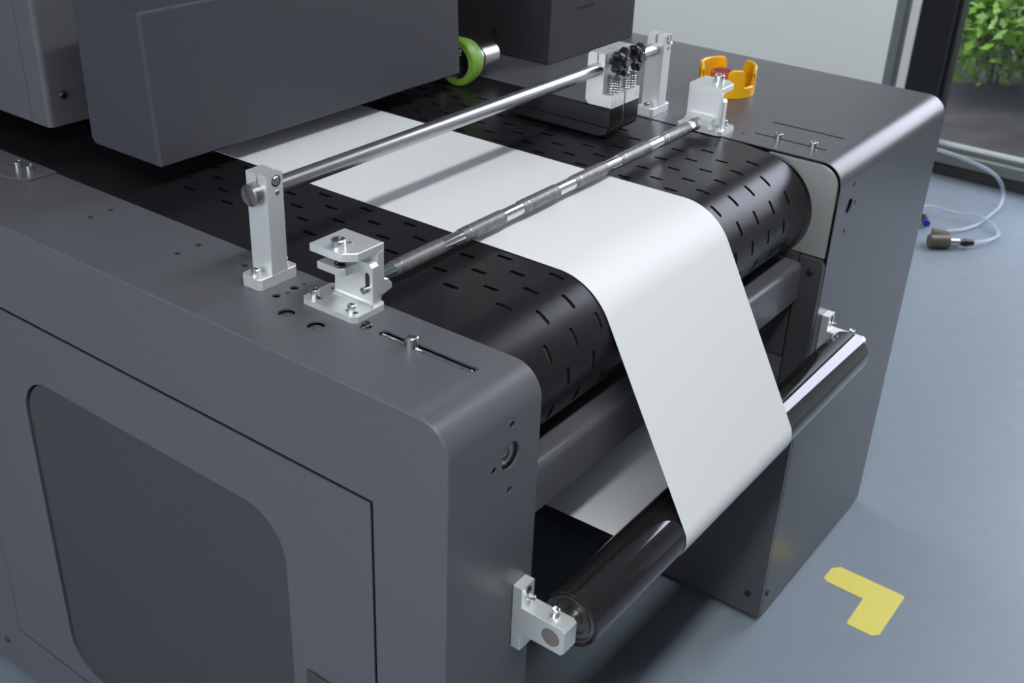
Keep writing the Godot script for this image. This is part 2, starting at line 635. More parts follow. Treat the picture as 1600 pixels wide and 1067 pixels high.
func room() -> void:
	var g := Geo.new()
	g.box(Vector3(-3.6, -0.12, -4.2), Vector3(3.98, 0.0, 3.8), 0.0)
	structure("floor", g, M.floor, "glossy blue-grey epoxy floor")
	g = Geo.new()
	g.box(Vector3(-3.6, 4.4, -4.2), Vector3(4.0, 4.52, 3.8), 0.0)
	structure("ceiling", g, M.ceiling)
	g = Geo.new()
	g.box(Vector3(-3.72, -0.12, -4.2), Vector3(-3.6, LW_Y0, 3.8), 0.0)
	g.box(Vector3(-3.72, LW_Y1, -4.2), Vector3(-3.6, 4.52, 3.8), 0.0)
	g.box(Vector3(-3.72, LW_Y0, -4.2), Vector3(-3.6, LW_Y1, LW_Z0), 0.0)
	g.box(Vector3(-3.72, LW_Y0, LW_Z1), Vector3(-3.6, LW_Y1, 3.8), 0.0)
	structure("wall_left", g, M.wall)
	var lw := Node3D.new()
	lw.name = "window_2"
	lw.set_meta("kind", "structure")
	add_child(lw)
	lw.position = Vector3(-3.66, LW_Y0, (LW_Z0 + LW_Z1) / 2)
	g = Geo.new()
	g.box(Vector3(-3.70, LW_Y0, LW_Z0), Vector3(-3.62, LW_Y0 + 0.05, LW_Z1), 0.002)
	g.box(Vector3(-3.70, LW_Y1 - 0.05, LW_Z0), Vector3(-3.62, LW_Y1, LW_Z1), 0.002)
	for z in [LW_Z0, (LW_Z0 + LW_Z1) / 2 - 0.03, LW_Z1 - 0.05]:
		g.box(Vector3(-3.70, LW_Y0, z), Vector3(-3.62, LW_Y1, z + 0.05), 0.002)
	part(lw, "window_frame", g, M.frame)
	g = Geo.new()
	g.box(Vector3(-3.663, LW_Y0 + 0.04, LW_Z0 + 0.04), Vector3(-3.657, LW_Y1 - 0.04, LW_Z1 - 0.04), 0.0)
	part(lw, "pane", g, M.glass)
	g = Geo.new()
	g.box(Vector3(-3.72, -0.12, -4.32), Vector3(4.0, 4.52, -4.2), 0.0)
	structure("wall_back", g, M.grey_wall)
	g = Geo.new()
	g.box(Vector3(-3.72, -0.12, 3.8), Vector3(4.0, 4.52, 3.92), 0.0)
	structure("wall_front", g, M.grey_wall)
	# window wall at x = 3.88: white wall, trim, black post, glass down to a low sill
	g = Geo.new()
	g.box(Vector3(3.88, 0.0, -4.2), Vector3(4.0, 4.4, -0.892), 0.0)
	g.box(Vector3(3.88, 4.15, -0.892), Vector3(4.0, 4.4, 3.8), 0.0)
	g.box(Vector3(3.88, 0.0, 1.56), Vector3(4.0, 4.15, 3.8), 0.0)
	structure("wall_right", g, M.wall, "plain white wall behind the machine")
	g = Geo.new()
	g.prism(PackedVector2Array([Vector2(3.875, -0.892), Vector2(4.0, -0.892), Vector2(4.0, -0.834), Vector2(3.885, -0.834), Vector2(3.885, -0.848), Vector2(3.868, -0.856), Vector2(3.868, -0.872), Vector2(3.875, -0.878)]), 1, 0.0, 4.15, 0.001)
	structure("trim_1", g, M.alu_grey, "grey aluminium trim strip between white wall and window")
	g = Geo.new()
	g.box(Vector3(3.872, 0.0, -0.833), Vector3(4.0, 4.15, -0.796), 0.002)
	structure("trim_2", g, M.white_plastic, "narrow white upright strip beside the black window post")
	var w := Node3D.new()
	w.name = "window_1"
	w.set_meta("kind", "structure")
	w.set_meta("label", "tall window with a black frame looking onto green shrubs")
	w.set_meta("category", "window")
	add_child(w)
	w.position = Vector3(3.9, 0, 0.2)
	g = Geo.new()
	g.box(Vector3(3.868, 0.0, -0.795), Vector3(3.99, 4.15, -0.662), 0.004)
	g.box(Vector3(3.90, 0.0, -0.664), Vector3(3.985, 4.15, -0.646), 0.003)
	part(w, "window_post", g, M.frame)
	for z in [1.50]:
		g = Geo.new()
		g.box(Vector3(3.87, 0.118, z), Vector3(3.99, 4.15, z + 0.06), 0.004)
		part(w, "window_post", g, M.frame)
	g = Geo.new()
	g.box(Vector3(3.87, 4.09, -0.66), Vector3(3.99, 4.15, 1.56), 0.004)
	part(w, "head_rail", g, M.frame)
	g = Geo.new()
	g.box(Vector3(3.895, 0.0, -0.66), Vector3(3.99, 0.055, 1.56), 0.002)
	part(w, "sill_gap_shade", g, M.sill_dark)  # dark strip fills the gap under the rail as its shade
	g = Geo.new()
	g.box(Vector3(3.885, 0.05, -0.66), Vector3(3.99, 0.098, 1.56), 0.004)
	g.box(Vector3(3.915, 0.096, -0.66), Vector3(3.98, 0.118, 1.56), 0.003)
	part(w, "window_sill", g, M.sill, "weathered grey-green sill rail")
	var z0 := -0.65
	for z1 in [1.50]:
		g = Geo.new()
		g.box(Vector3(3.938, 0.115, z0), Vector3(3.944, 4.10, z1 + 0.01), 0.0)
		part(w, "pane", g, M.glass)
		z0 = z1 + 0.05


func outdoors() -> void:
	# planted bank that climbs away from the window
	var g := Geo.new()
	var f := FastNoiseLite.new()
	f.seed = 7
	f.frequency = 1.1
	var hgt := func(x: float, z: float) -> float:
		return 0.05 + clampf((x - 4.1) * 0.08, 0.0, 0.2) + clampf((x - 5.6) * 0.5, 0.0, 1.3) + 0.05 * f.get_noise_2d(x * 2.0, z * 2.0) * clampf((x - 4.02) * 4.0, 0.0, 1.0)
	var st := 0.15
	for i in 34:
		for j in 64:
			var x0 := 4.0 + i * st
			var zz := -4.2 + j * st
			var p := [Vector2(x0, zz), Vector2(x0 + st, zz), Vector2(x0 + st, zz + st), Vector2(x0, zz + st)]
			var q := []
			var nn := []
			for k in p:
				q.append(Vector3(k.x, hgt.call(k.x, k.y), k.y))
				nn.append(Vector3(hgt.call(k.x - 0.05, k.y) - hgt.call(k.x + 0.05, k.y), 0.1, hgt.call(k.x, k.y - 0.05) - hgt.call(k.x, k.y + 0.05)).normalized())
			g.tri(q[0], q[1], q[2], nn[0], nn[1], nn[2])
			g.tri(q[0], q[2], q[3], nn[0], nn[2], nn[3])
	var bank := structure("planting_bank", g, M.soil, "dark soil bank rising outside the window")
	bank.set_meta("category", "soil")
	var rng := RandomNumberGenerator.new()
	rng.seed = 77
	var n := 0
	var shrubs := [[4.95, -0.70, 0.31, 1.0, "bright green leafy shrub beside the black window post"], [4.95, 0.02, 0.34, 1.0, "bright green leafy shrub low behind the window sill"], [5.05, 0.80, 0.36, 1.0, "leafy shrub past the hose loop along the window"], [6.35, -0.05, 0.5, 0.8, "dark green shrub far back between two taller plants"], [5.85, 1.25, 0.5, 0.8, "tall dark green shrub at the back of the planted bank"], [5.75, -1.5, 0.45, 0.8, "tall shrub half hidden by the black window post"]]
	for s in shrubs:
		var base := Vector3(s[0], hgt.call(s[0], s[1]) - 0.02, s[1])
		var t := thing("leafy_shrub", s[4], "shrub", base, "shrubs outside the window")
		var gs := Geo.new()
		for k in 7:
			var a := rng.randf() * TAU
			var tip := base + Vector3(cos(a) * s[2] * 0.6, s[2] * rng.randf_range(0.8, 1.3), sin(a) * s[2] * 0.6)
			gs.sweep(PackedVector3Array([base + Vector3(cos(a), 0, sin(a)) * 0.03, base.lerp(tip, 0.5) + Vector3(0, 0.06, 0), tip]), 0.008, 6)
		part(t, "stems", gs, M.bark)
		var gl := Geo.new()
		gl.colored = true
		var count := 1500 if n < 3 else 900
		for k in count:
			var d: Vector3 = Vector3(rng.randfn(), rng.randfn() * 0.8, rng.randfn()).normalized() * pow(rng.randf(), 0.4) * s[2]
			var c := base + Vector3(d.x, s[2] * 0.95 + d.y, d.z)
			if c.y < hgt.call(c.x, c.z) + 0.05:
				continue
			leaf(gl, c, rng, rng.randf_range(0.035, 0.075) * (1.0 if n < 3 else 1.5), s[3])
		var fo := part(t, "foliage", gl, M.leaf)
		fo.set_meta("kind", "stuff")
		if n < 3:
			for k in 24:
				var d: Vector3 = Vector3(-absf(rng.randfn()) - 0.3, rng.randfn() * 0.7, rng.randfn()).normalized() * s[2] * 1.02
				var gk := Geo.new()
				gk.colored = true
				leaf(gk, base + Vector3(d.x, s[2] * 0.95 + d.y, d.z), rng, rng.randf_range(0.08, 0.12), 1.25)
				part(t, "leaf", gk, M.leaf)
		n += 1
	# tall leafy tree that hides the sky beside the window post
	var tb := Vector3(5.35, hgt.call(5.35, -0.66) - 0.02, -0.66)
	var tt := thing("leafy_tree", "tall dense leafy tree standing behind the window post", "tree", tb)
	var gt := Geo.new()
	gt.sweep(PackedVector3Array([tb, tb + Vector3(0.03, 1.6, 0.02), tb + Vector3(0.0, 3.2, -0.03), tb + Vector3(0.02, 4.6, 0.0)]), 0.05, 10)
	part(tt, "trunk", gt, M.bark)
	gt = Geo.new()
	gt.colored = true
	for k in 5200:
		var a := rng.randf() * TAU
		var rr := 0.60 * pow(rng.randf(), 0.45)
		var y := rng.randf_range(0.9, 5.0)
		leaf(gt, tb + Vector3(cos(a) * rr, y, sin(a) * rr), rng, rng.randf_range(0.10, 0.17), 0.8)
	part(tt, "crown", gt, M.leaf).set_meta("kind", "stuff")


func leaf(g: Geo, c: Vector3, rng: RandomNumberGenerator, l: float, bright: float) -> void:
	var kind := rng.randf()
	var col := Color(0.07, 0.16, 0.018)
	col = col.lerp(Color(0.24, 0.42, 0.03), kind * kind) * bright
	col.a = 1.0
	g.tint = col
	var dir := Vector3(rng.randfn(), rng.randfn() * 0.5 - 0.25, rng.randfn()).normalized()
	var side := dir.cross(Vector3(rng.randfn() * 0.5, 1, rng.randfn() * 0.5)).normalized()
	var nn := side.cross(dir).normalized()
	var w := l * 0.36
	var a := c - dir * l * 0.5
	var b := c + dir * l * 0.5 - nn * l * 0.12
	var p := c + side * w - nn * l * 0.05
	var q := c - side * w - nn * l * 0.05
	var m := c + nn * l * 0.02
	g.flat(a, p, m, nn)
	g.flat(m, p, b, nn)
	g.flat(a, m, q, nn)
	g.flat(m, b, q, nn)


# ------------------------------------------------------------------ housings
const END_R := 0.039


# sheet that runs over the top, round the front corner and down the end, between two x
func wrap_sheet(g: Geo, x0: float, x1: float, z_back: float, y_low: float, top_holes: Array, end_holes: Array, fold0: float, fold1: float) -> void:
	g.pierced(rect(x0 + fold0, z_back, x1 - fold1, -END_R), top_holes, 1, TOP, 1.0, 0.0026)
	g.pierced(rect(x0 + fold0, y_low, x1 - fold1, TOP - END_R), end_holes, 2, 0.0, 1.0, 0.0026)
	var seg := 20
	var prof := [Vector3(0, TOP, z_back)]
	var nr := [Vector3(0, 1, 0)]
	for k in seg + 1:
		var a := PI / 2.0 * k / seg
		prof.append(Vector3(0, TOP - END_R + END_R * cos(a), -END_R + END_R * sin(a)))
		nr.append(Vector3(0, cos(a), sin(a)))
	prof.append(Vector3(0, y_low, 0))
	nr.append(Vector3(0, 0, 1))
	for k in range(1, seg + 1):
		var a: Vector3 = prof[k]
		var b: Vector3 = prof[k + 1]
		var x := Vector3.RIGHT
		g.tri(a + x * (x0 + fold0), b + x * (x0 + fold0), b + x * (x1 - fold1), nr[k], nr[k + 1], nr[k + 1])
		g.tri(a + x * (x0 + fold0), b + x * (x1 - fold1), a + x * (x1 - fold1), nr[k], nr[k + 1], nr[k])
	# rounded folds along both long edges
	for side in [[x0, fold0, -1.0], [x1, fold1, 1.0]]:
		var r: float = side[1]
		if r <= 0.0:
			continue
		for k in prof.size() - 1:
			for j in 4:
				var a0 := PI / 2.0 * j / 4
				var a1 := PI / 2.0 * (j + 1) / 4
				var pts := []
				var nn := []
				for q in [[k, a0], [k + 1, a0], [k + 1, a1], [k, a1]]:
					var nv: Vector3 = nr[q[0]] * cos(q[1]) + Vector3(side[2] * sin(q[1]), 0, 0)
					var mid: Vector3 = prof[q[0]] - nr[q[0]] * r
					mid.x = side[0] - side[2] * r
					pts.append(mid + nv * r)
					nn.append(nv)
				g.tri(pts[0], pts[1], pts[2], nn[0], nn[1], nn[2])
				g.tri(pts[0], pts[2], pts[3], nn[0], nn[2], nn[3])


func end_outline(inset_: float, z_back: float, y_low: float) -> PackedVector2Array:
	var r := END_R - inset_
	var p := PackedVector2Array([Vector2(z_back, y_low), Vector2(-inset_, y_low)])
	for k in 17:
		var a := PI / 2.0 * k / 16
		p.append(Vector2(-END_R + r * cos(a), TOP - END_R + r * sin(a)))
	p.append(Vector2(z_back, TOP - inset_))
	return p


func near_housing() -> void:
	var t := thing("side_cabinet", "dark grey side cabinet with a large door and two bolted rod brackets on top", "cabinet", Vector3(0.08, 0, -0.9))
	var holes := []
	for h in [[0.0952, -0.7078], [0.1282, -0.7083], [0.0958, -0.5277], [0.13, -0.528], [0.1275, -0.4364]]:
		holes.append(circle(h[0], h[1], 0.0046, 16))
	holes.append(circle(0.0945, -0.3445, 0.0055, 16))
	holes.append(circle(0.1085, -0.340, 0.003, 12))
	holes.append(circle(0.1235, -0.344, 0.0058, 16))
	holes.append(circle(0.1375, -0.3415, 0.003, 12))
	holes.append(circle(0.0722, -0.3037, 0.0105))
	holes.append(circle(0.0722, -0.2556, 0.0105))
	holes.append(stadium(0.1087, -0.190, -0.0525, 0.0070))
	var ends := [circle(0.1065, 0.8815, 0.0170), circle(0.1078, 0.9210, 0.0046, 16), circle(0.0777, 0.8763, 0.0046, 16), circle(0.1077, 0.8349, 0.0046, 16)]
	var g := Geo.new()
	wrap_sheet(g, 0.0, 0.162, -2.6, 0.02, holes, ends, 0.0025, 0.0015)
	part(t, "cover_sheet", g, M.paint)
	# front: a fixed surround with the door opening, the door, and its inset panel
	g = Geo.new()
	var x := 0.0
	var o := end_outline(0.0025, -2.6, 0.02)
	var strip := PackedVector2Array([Vector2(-2.6, 0.831)])
	strip.append(Vector2(-0.105, 0.831))
	strip.append(Vector2(-0.105, 0.02))
	strip.append(Vector2(-0.0025, 0.02))
	for k in range(2, o.size()):
		strip.append(o[k])
	g.cap(Geo.ccw(strip), 0, x, -1.0)
	g.quad(Vector3(0, 0.831, -2.6), Vector3(0, 0.831, -0.105), Vector3(0.035, 0.831, -0.105), Vector3(0.035, 0.831, -2.6), Vector3(0, -1, 0))
	g.quad(Vector3(0, 0.831, -0.105), Vector3(0, 0.02, -0.105), Vector3(0.035, 0.02, -0.105), Vector3(0.035, 0.831, -0.105), Vector3(0, 0, -1))
	part(t, "front_surround", g, M.paint)
	g = Geo.new()
	g.prism(end_outline(0.014, -2.6, 0.02), 0, 0.032, 0.1605, 0.0)
	part(t, "inner_frame", g, M.paint)
	# door: flush panel with a rounded opening, lower left plate and handle
	g = Geo.new()
	var win := round_rect(-0.797, 0.165, -0.2535, 0.731, 0.068, 14)
	g.pierced(cut_rect(-0.9652, 0.137, -0.1098, 0.8258, 0.0), [win], 0, 0.0006, -1.0, 0.006)
	g.walls(Geo.ccw(rect(-0.9652, 0.137, -0.1098, 0.8258)), 0, 0.0006, 0.0032)
	var door := part(t, "door", g, M.paint)
	g = Geo.new()
	g.prism(round_rect(-0.7942, 0.1675, -0.2565, 0.7285, 0.066, 14), 0, 0.0042, 0.012, 0.0008)
	part(door, "inset_panel", g, M.paint_dark, "darker inset door panel with rounded corners")
	g = Geo.new()
	g.box(Vector3(0.0121, 0.15, -0.82), Vector3(0.0165, 0.75, -0.235), 0.0)
	part(door, "gap_shade_sheet", g, M.black)  # black backing added so the gap round the inset looks shaded
	g = Geo.new()
	g.box(Vector3(-0.004, 0.36, -0.2265), Vector3(0.0012, 0.5085, -0.150), 0.001)
	part(door, "door_handle", g, M.paint_dark, "dark square door handle plate")
	g = Geo.new()
	g.quad(Vector3(0.0008, 0.1345, -2.6), Vector3(0.0008, 0.1345, -0.1098), Vector3(0.0008, 0.03, -0.1098), Vector3(0.0008, 0.03, -2.6), Vector3(-1, 0, 0))
	g.quad(Vector3(0.0008, 0.8258, -2.6), Vector3(0.0008, 0.8258, -0.9668), Vector3(0.0008, 0.1345, -0.9668), Vector3(0.0008, 0.1345, -2.6), Vector3(-1, 0, 0))
	part(t, "kick_panel", g, M.paint)
	g = Geo.new()
	g.cyl(Vector3(0.004, 0.0811, -1.0232), Vector3(-0.001, 0.0811, -1.0232), 0.006)
	part(t, "screw", g, M.black_plastic)
	g = Geo.new()
	g.box(Vector3(0.03, 0.0, -2.6), Vector3(0.14, 0.03, -0.03), 0.0)
	part(t, "plinth", g, M.paint_black)
	# things in the holes of the top
	g = Geo.new()
	g.cyl(Vector3(0.1075, TOP - 0.0042, -0.186), Vector3(0.1075, TOP - 0.0042, -0.0565), 0.0036)
	part(t, "slide_rod", g, M.chrome, "polished rod inside the top slot")
	g = Geo.new()
	g.socket_screw(Vector3(0.1075, TOP - 0.001, -0.1424), Vector3.UP, 0.0080, 0.0125)
	part(t, "screw", g, M.screw)
	for z in [-0.3037, -0.2556]:
		g = Geo.new()
		g.lathe(Vector3(0.0722, TOP - 0.0094, z), Vector3.UP, [Vector2(0, 0.0104), Vector2(0.0042, 0.0103), Vector2(0.0050, 0.0098), Vector2(0.0050, 0.0086)])
		var rim := part(t, "hole_cap", g, M.screw)
		g = Geo.new()
		g.lathe(Vector3(0.0722, TOP - 0.0094, z), Vector3.UP, [Vector2(0.0048, 0.0087), Vector2(0.0050, 0.004), Vector2(0.0062, 0.0022), Vector2(0.0062, 0)], 28)
		part(rim, "cap_face", g, M.paint)
	g = Geo.new()
	g.lathe(Vector3(0.1082, TOP, -0.2111), Vector3.UP, [Vector2(0, 0.0075), Vector2(0.002, 0.0072), Vector2(0.004, 0.005), Vector2(0.0045, 0.003), Vector2(0.003, 0.0026), Vector2(0.003, 0)], 20, true)
	part(t, "screw", g, M.black_plastic, "black button-head screw")
	# ring in the big hole of the end
	g = Geo.new()
	g.lathe(Vector3(0.1065, 0.8815, -0.012), Vector3(0, 0, 1), [Vector2(0, 0.0175), Vector2(0.005, 0.0165), Vector2(0.007, 0.0135), Vector2(0.006, 0.0105), Vector2(0.003, 0.0095), Vector2(0.003, 0.0065), Vector2(0.006, 0.006), Vector2(0.006, 0)], 32, true)
	part(t, "bearing_ring", g, M.nickel, "steel bearing ring in the end hole")
	# clear cover plate with two screws further back on the top
	g = Geo.new()
	g.prism(PackedVector2Array([Vector2(0.098, -1.1), Vector2(0.16, -1.1), Vector2(0.1615, -0.882), Vector2(0.118, -0.882), Vector2(0.106, -0.894), Vector2(0.098, -0.93)]), 1, TOP, TOP + 0.003, 0.0008)
	var pl := part(t, "cover_plate", g, M.paint)
	for s in [[0.1368, -0.9398], [0.1389, -0.9137]]:
		g = Geo.new()
		g.socket_screw(Vector3(s[0], TOP + 0.003, s[1]), Vector3.UP, 0.0065, 0.008)
		part(pl, "screw", g, M.screw)


func far_housing() -> void:
	var t := thing("side_cabinet", "dark grey far side cabinet with a bright rounded corner and a yellow holder on top", "cabinet", Vector3(1.265, 0, -0.9))
	var x0 := 1.006
	var x1 := 1.526
	var holes := [stadium(1.1415, -0.1904, -0.0564, 0.004), stadium(1.0625, -0.188, -0.0556, 0.0036), circle(1.047, -0.202, 0.003, 12)]
	var ends := [circle(1.0652, 0.9205, 0.0046, 16), circle(1.062, 0.8825, 0.0140), circle(1.0883, 0.881, 0.0046, 16), circle(1.0587, 0.8375, 0.0046, 16)]
	var g := Geo.new()
	wrap_sheet(g, x0, x1, -2.6, 0.012, holes, ends, 0.0012, 0.0025)
	g.cap(Geo.ccw(end_outline(0.0025, -2.6, 0.012)), 0, x1, 1.0)
	part(t, "cover_sheet", g, M.paint)
	g = Geo.new()
	g.prism(end_outline(0.014, -2.6, 0.012), 0, x0 + 0.004, x1 - 0.01, 0.0)
	part(t, "inner_frame", g, M.paint)
	# bright inner plate with the shaft hole, set just inside the wrap
	g = Geo.new()
	var o := end_outline(0.0045, -1.2, 0.8045)
	var hole := circle(-0.1285, 0.868, 0.0895, 48)
	var front := Geometry2D.intersect_polygons(o, rect(-0.130, 0.79, 0.1, 1.0))[0]
	var clipped := Geometry2D.clip_polygons(front, hole)
	for c in clipped:
		g.prism(c, 0, 0.9985, 1.0055, 0.0008)
	part(t, "inner_plate", g, M.plate, "light grey bearing plate with a rounded corner")
	# dark inner panel below it and the seam panel behind
	g = Geo.new()
	g.prism(PackedVector2Array([Vector2(-0.0435, 0.50), Vector2(-0.001, 0.50), Vector2(-0.001, 0.79), Vector2(-0.008, 0.8025), Vector2(-0.0435, 0.8025)]), 0, 0.992, 1.005, 0.0008)
	part(t, "inner_panel", g, M.paint_dark)
	g = Geo.new()
	g.cyl(Vector3(0.992, 0.778, -0.0205), Vector3(0.9875, 0.778, -0.0205), 0.0055)
	g.cyl(Vector3(0.9875, 0.778, -0.0205), Vector3(0.986, 0.778, -0.0205), 0.0035)
	part(t, "screw", g, M.black_plastic)
	g = Geo.new()
	g.box(Vector3(0.994, 0.6035, -0.55), Vector3(1.0055, 0.8025, -0.0465), 0.0008)
	part(t, "inner_panel", g, M.paint_dark)
	g = Geo.new()
	g.prism(PackedVector2Array([Vector2(-2.2, 0.012), Vector2(-0.0006, 0.012), Vector2(-0.0006, 0.499), Vector2(-0.0465, 0.499), Vector2(-0.0465, 0.601), Vector2(-2.2, 0.601)]), 0, 0.996, 1.0055, 0.0006)
	part(t, "inner_panel", g, M.paint)
	for s in [[1.02, 0.063, 2], [1.02, 0.557, 2]]:
		g = Geo.new()
		g.cyl(Vector3(s[0], s[1], 0), Vector3(s[0], s[1], 0.003), 0.006)
		part(t, "screw", g, M.black_plastic)
	g = Geo.new()
	g.cyl(Vector3(0.996, 0.063, -0.03), Vector3(0.991, 0.063, -0.03), 0.006)
	part(t, "screw", g, M.black_plastic)
	for z in [-0.1435, -0.0798]:
		g = Geo.new()
		g.socket_screw(Vector3(1.0625, TOP - 0.003, z), Vector3.UP, 0.0064, 0.0125)
		part(t, "screw", g, M.screw)
	g = Geo.new()
	g.box(Vector3(1.05, TOP - 0.012, -0.20), Vector3(1.155, TOP - 0.0062, -0.05), 0.0)
	part(t, "slide_bar", g, M.nickel)
	g = Geo.new()
	g.lathe(Vector3(1.062, 0.8825, -0.012), Vector3(0, 0, 1), [Vector2(0, 0.016), Vector2(0.005, 0.0145), Vector2(0.007, 0.0115), Vector2(0.006, 0.009), Vector2(0.003, 0.0085), Vector2(0.003, 0)], 32, true)
	part(t, "bearing_ring", g, M.nickel)


# ------------------------------------------------------------------ belt
const DRUM_R := 0.0895
const DRUM_Z := -0.1318
const DRUM_Y := 0.8760
const BELT_X0 := 0.1645
const BELT_X1 := 0.983


func belt_at(x: float, s: float, r: float) -> Array:
	if s <= DRUM_Z:
		return [Vector3(x, DRUM_Y + r, s), Vector3.UP]
	var a := (s - DRUM_Z) / DRUM_R
	var nn := Vector3(0, cos(a), sin(a))
	return [Vector3(x, DRUM_Y, DRUM_Z) + nn * r, nn]


func belt_right(s: float) -> float:
	return lerpf(1.0025, BELT_X1, smoothstep(-0.20, -0.10, s))


func belt() -> void:
	var t := thing("conveyor_belt", "black slotted conveyor belt running under the white web and over the end drum", "belt", Vector3(0.57, 0.787, -0.9))
	var g := Geo.new()
	var px := 0.0557
	var ps := 0.0409
	var put := func(x0: float, x1: float, s0: float, s1: float) -> void:
		var m := 6 if s1 > DRUM_Z else 1
		for k in m:
			var sa := lerpf(s0, s1, float(k) / m)
			var sb := lerpf(s0, s1, float(k + 1) / m)
			var p := [belt_at(x0, sa, DRUM_R), belt_at(x1, sa, DRUM_R), belt_at(x1, sb, DRUM_R), belt_at(x0, sb, DRUM_R)]
			g.tri(p[0][0], p[1][0], p[2][0], p[0][1], p[1][1], p[2][1])
			g.tri(p[0][0], p[2][0], p[3][0], p[0][1], p[2][1], p[3][1])
	var strip := func(x0: float, s0: float, s1: float) -> void:
		var m := 6 if s1 > DRUM_Z - 0.06 else 1
		for k in m:
			var sa := lerpf(s0, s1, float(k) / m)
			var sb := lerpf(s0, s1, float(k + 1) / m)
			var p := [belt_at(x0, sa, DRUM_R), belt_at(belt_right(sa), sa, DRUM_R), belt_at(belt_right(sb), sb, DRUM_R), belt_at(x0, sb, DRUM_R)]
			g.tri(p[0][0], p[1][0], p[2][0], p[0][1], p[1][1], p[2][1])
			g.tri(p[0][0], p[2][0], p[3][0], p[0][1], p[2][1], p[3][1])
	for row in range(-26, 8):
		var s := -0.124 + row * ps
		var odd := posmod(row, 2) == 1
		var first := 0.282 if odd else 0.2541
		var count := 12 if odd else 13
		var s0 := s - ps / 2
		var s1 := s + ps / 2
		put.call(BELT_X0, first - px / 2, s0, s1)
		strip.call(first - px / 2 + px * count, s0, s1)
		for k in count:
			var cx := first + px * k
			# a cell with a long slot through it
			var hw := 0.0034
			var hl := 0.0118
			var inner := []
			var outer := []
			var rim := []
			for q in 32:
				var side := q / 8
				var f := (q % 8) / 8.0
				var u := Vector2.ZERO
				match side:
					0: u = Vector2(lerpf(-1, 1, f), -1)
					1: u = Vector2(1, lerpf(-1, 1, f))
					2: u = Vector2(lerpf(1, -1, f), 1)
					3: u = Vector2(-1, lerpf(1, -1, f))
				outer.append(Vector2(cx + u.x * px / 2, s + u.y * ps / 2))
				var v := Vector2.ZERO
				if side == 1 or side == 3:
					v = Vector2(u.x * hw, u.y * (hl - hw))
				else:
					var ang := (1.0 - f) * PI if side == 2 else PI + f * PI
					if side == 2:
						ang = f * PI
					v = Vector2(cos(ang) * hw, sin(ang) * hw + u.y * (hl - hw))
				inner.append(Vector2(cx + v.x, s + v.y))
				rim.append(Vector2(cx, s) + Vector2(lerpf(v.x, u.x * px / 2, 0.25), lerpf(v.y, u.y * ps / 2, 0.35)))
			for q in 32:
				var q2 := (q + 1) % 32
				for lay in [[outer, rim], [rim, inner]]:
					var a: Array = belt_at(lay[0][q].x, lay[0][q].y, DRUM_R)
					var b: Array = belt_at(lay[0][q2].x, lay[0][q2].y, DRUM_R)
					var c: Array = belt_at(lay[1][q2].x, lay[1][q2].y, DRUM_R)
					var d: Array = belt_at(lay[1][q].x, lay[1][q].y, DRUM_R)
					g.tri(a[0], b[0], c[0], a[1], b[1], c[1])
					g.tri(a[0], c[0], d[0], a[1], c[1], d[1])
				var i0: Array = belt_at(inner[q].x, inner[q].y, DRUM_R)
				var i1: Array = belt_at(inner[q2].x, inner[q2].y, DRUM_R)
				var j0: Array = belt_at(inner[q].x, inner[q].y, DRUM_R - 0.0025)
				var j1: Array = belt_at(inner[q2].x, inner[q2].y, DRUM_R - 0.0025)
				var mid := Vector3(cx, i0[0].y, i0[0].z)
				var away: Vector3 = (mid - (i0[0] + i1[0]) * 0.5).normalized()
				g.quad(i0[0], i1[0], j1[0], j0[0], away)
	# far part of the belt, beyond what can be made out, and rounded side edges
	strip.call(BELT_X0, -2.4, -0.124 - 26.5 * ps)
	var edge := [-2.4, -0.2, -0.19, -0.18, -0.17, -0.16, -0.15, -0.14]
	for k in 31:
		edge.append(DRUM_Z + 0.31 * k / 30.0)
	for k in edge.size() - 1:
		for sd in [[BELT_X0, -1.0], [BELT_X1, 1.0]]:
			for j in 3:
				var right: bool = sd[1] > 0.0
				var a0 := PI / 2 * j / 3
				var a1 := PI / 2 * (j + 1) / 3
				var pts := []
				var nn := []
				for q in [[edge[k], a0], [edge[k + 1], a0], [edge[k + 1], a1], [edge[k], a1]]:
					var b: Array = belt_at(belt_right(q[0]) if right else sd[0], q[0], DRUM_R - 0.002)
					var nv: Vector3 = b[1] * cos(q[1]) + Vector3(sd[1] * sin(q[1]), 0, 0)
					pts.append(b[0] + nv * 0.002)
					nn.append(nv)
				g.tri(pts[0], pts[1], pts[2], nn[0], nn[1], nn[2])
				g.tri(pts[0], pts[2], pts[3], nn[0], nn[2], nn[3])
	part(t, "belt", g, M.belt)
	# drum and table inside
	g = Geo.new()
	g.cyl(Vector3(BELT_X0 + 0.003, DRUM_Y, DRUM_Z), Vector3(BELT_X1 - 0.003, DRUM_Y, DRUM_Z), DRUM_R - 0.005, 0.004, 64)
	part(t, "end_drum", g, M.knurl, "grey end drum seen through the slots")
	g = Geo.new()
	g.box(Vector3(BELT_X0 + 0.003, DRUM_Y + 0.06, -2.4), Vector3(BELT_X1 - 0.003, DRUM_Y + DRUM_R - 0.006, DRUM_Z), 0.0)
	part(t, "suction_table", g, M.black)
	g = Geo.new()
	g.cyl(Vector3(BELT_X1 - 0.005, DRUM_Y, DRUM_Z), Vector3(0.994, DRUM_Y, DRUM_Z), 0.03)
	part(t, "drum_shaft", g, M.black)
	# beam under the belt
	var b := thing("cross_beam", "dark folded sheet-metal beam across the machine under the belt drum", "beam", Vector3(0.58, 0.735, -0.04))
	g = Geo.new()
	var poly := PackedVector2Array([Vector2(-0.165, 0.795), Vector2(-0.06, 0.790)])
	for k in 7:
		var a := PI / 2 - (PI / 2 - 0.06) * k / 6.0
		poly.append(Vector2(-0.050 + 0.012 * cos(a), 0.778 + 0.012 * sin(a)))
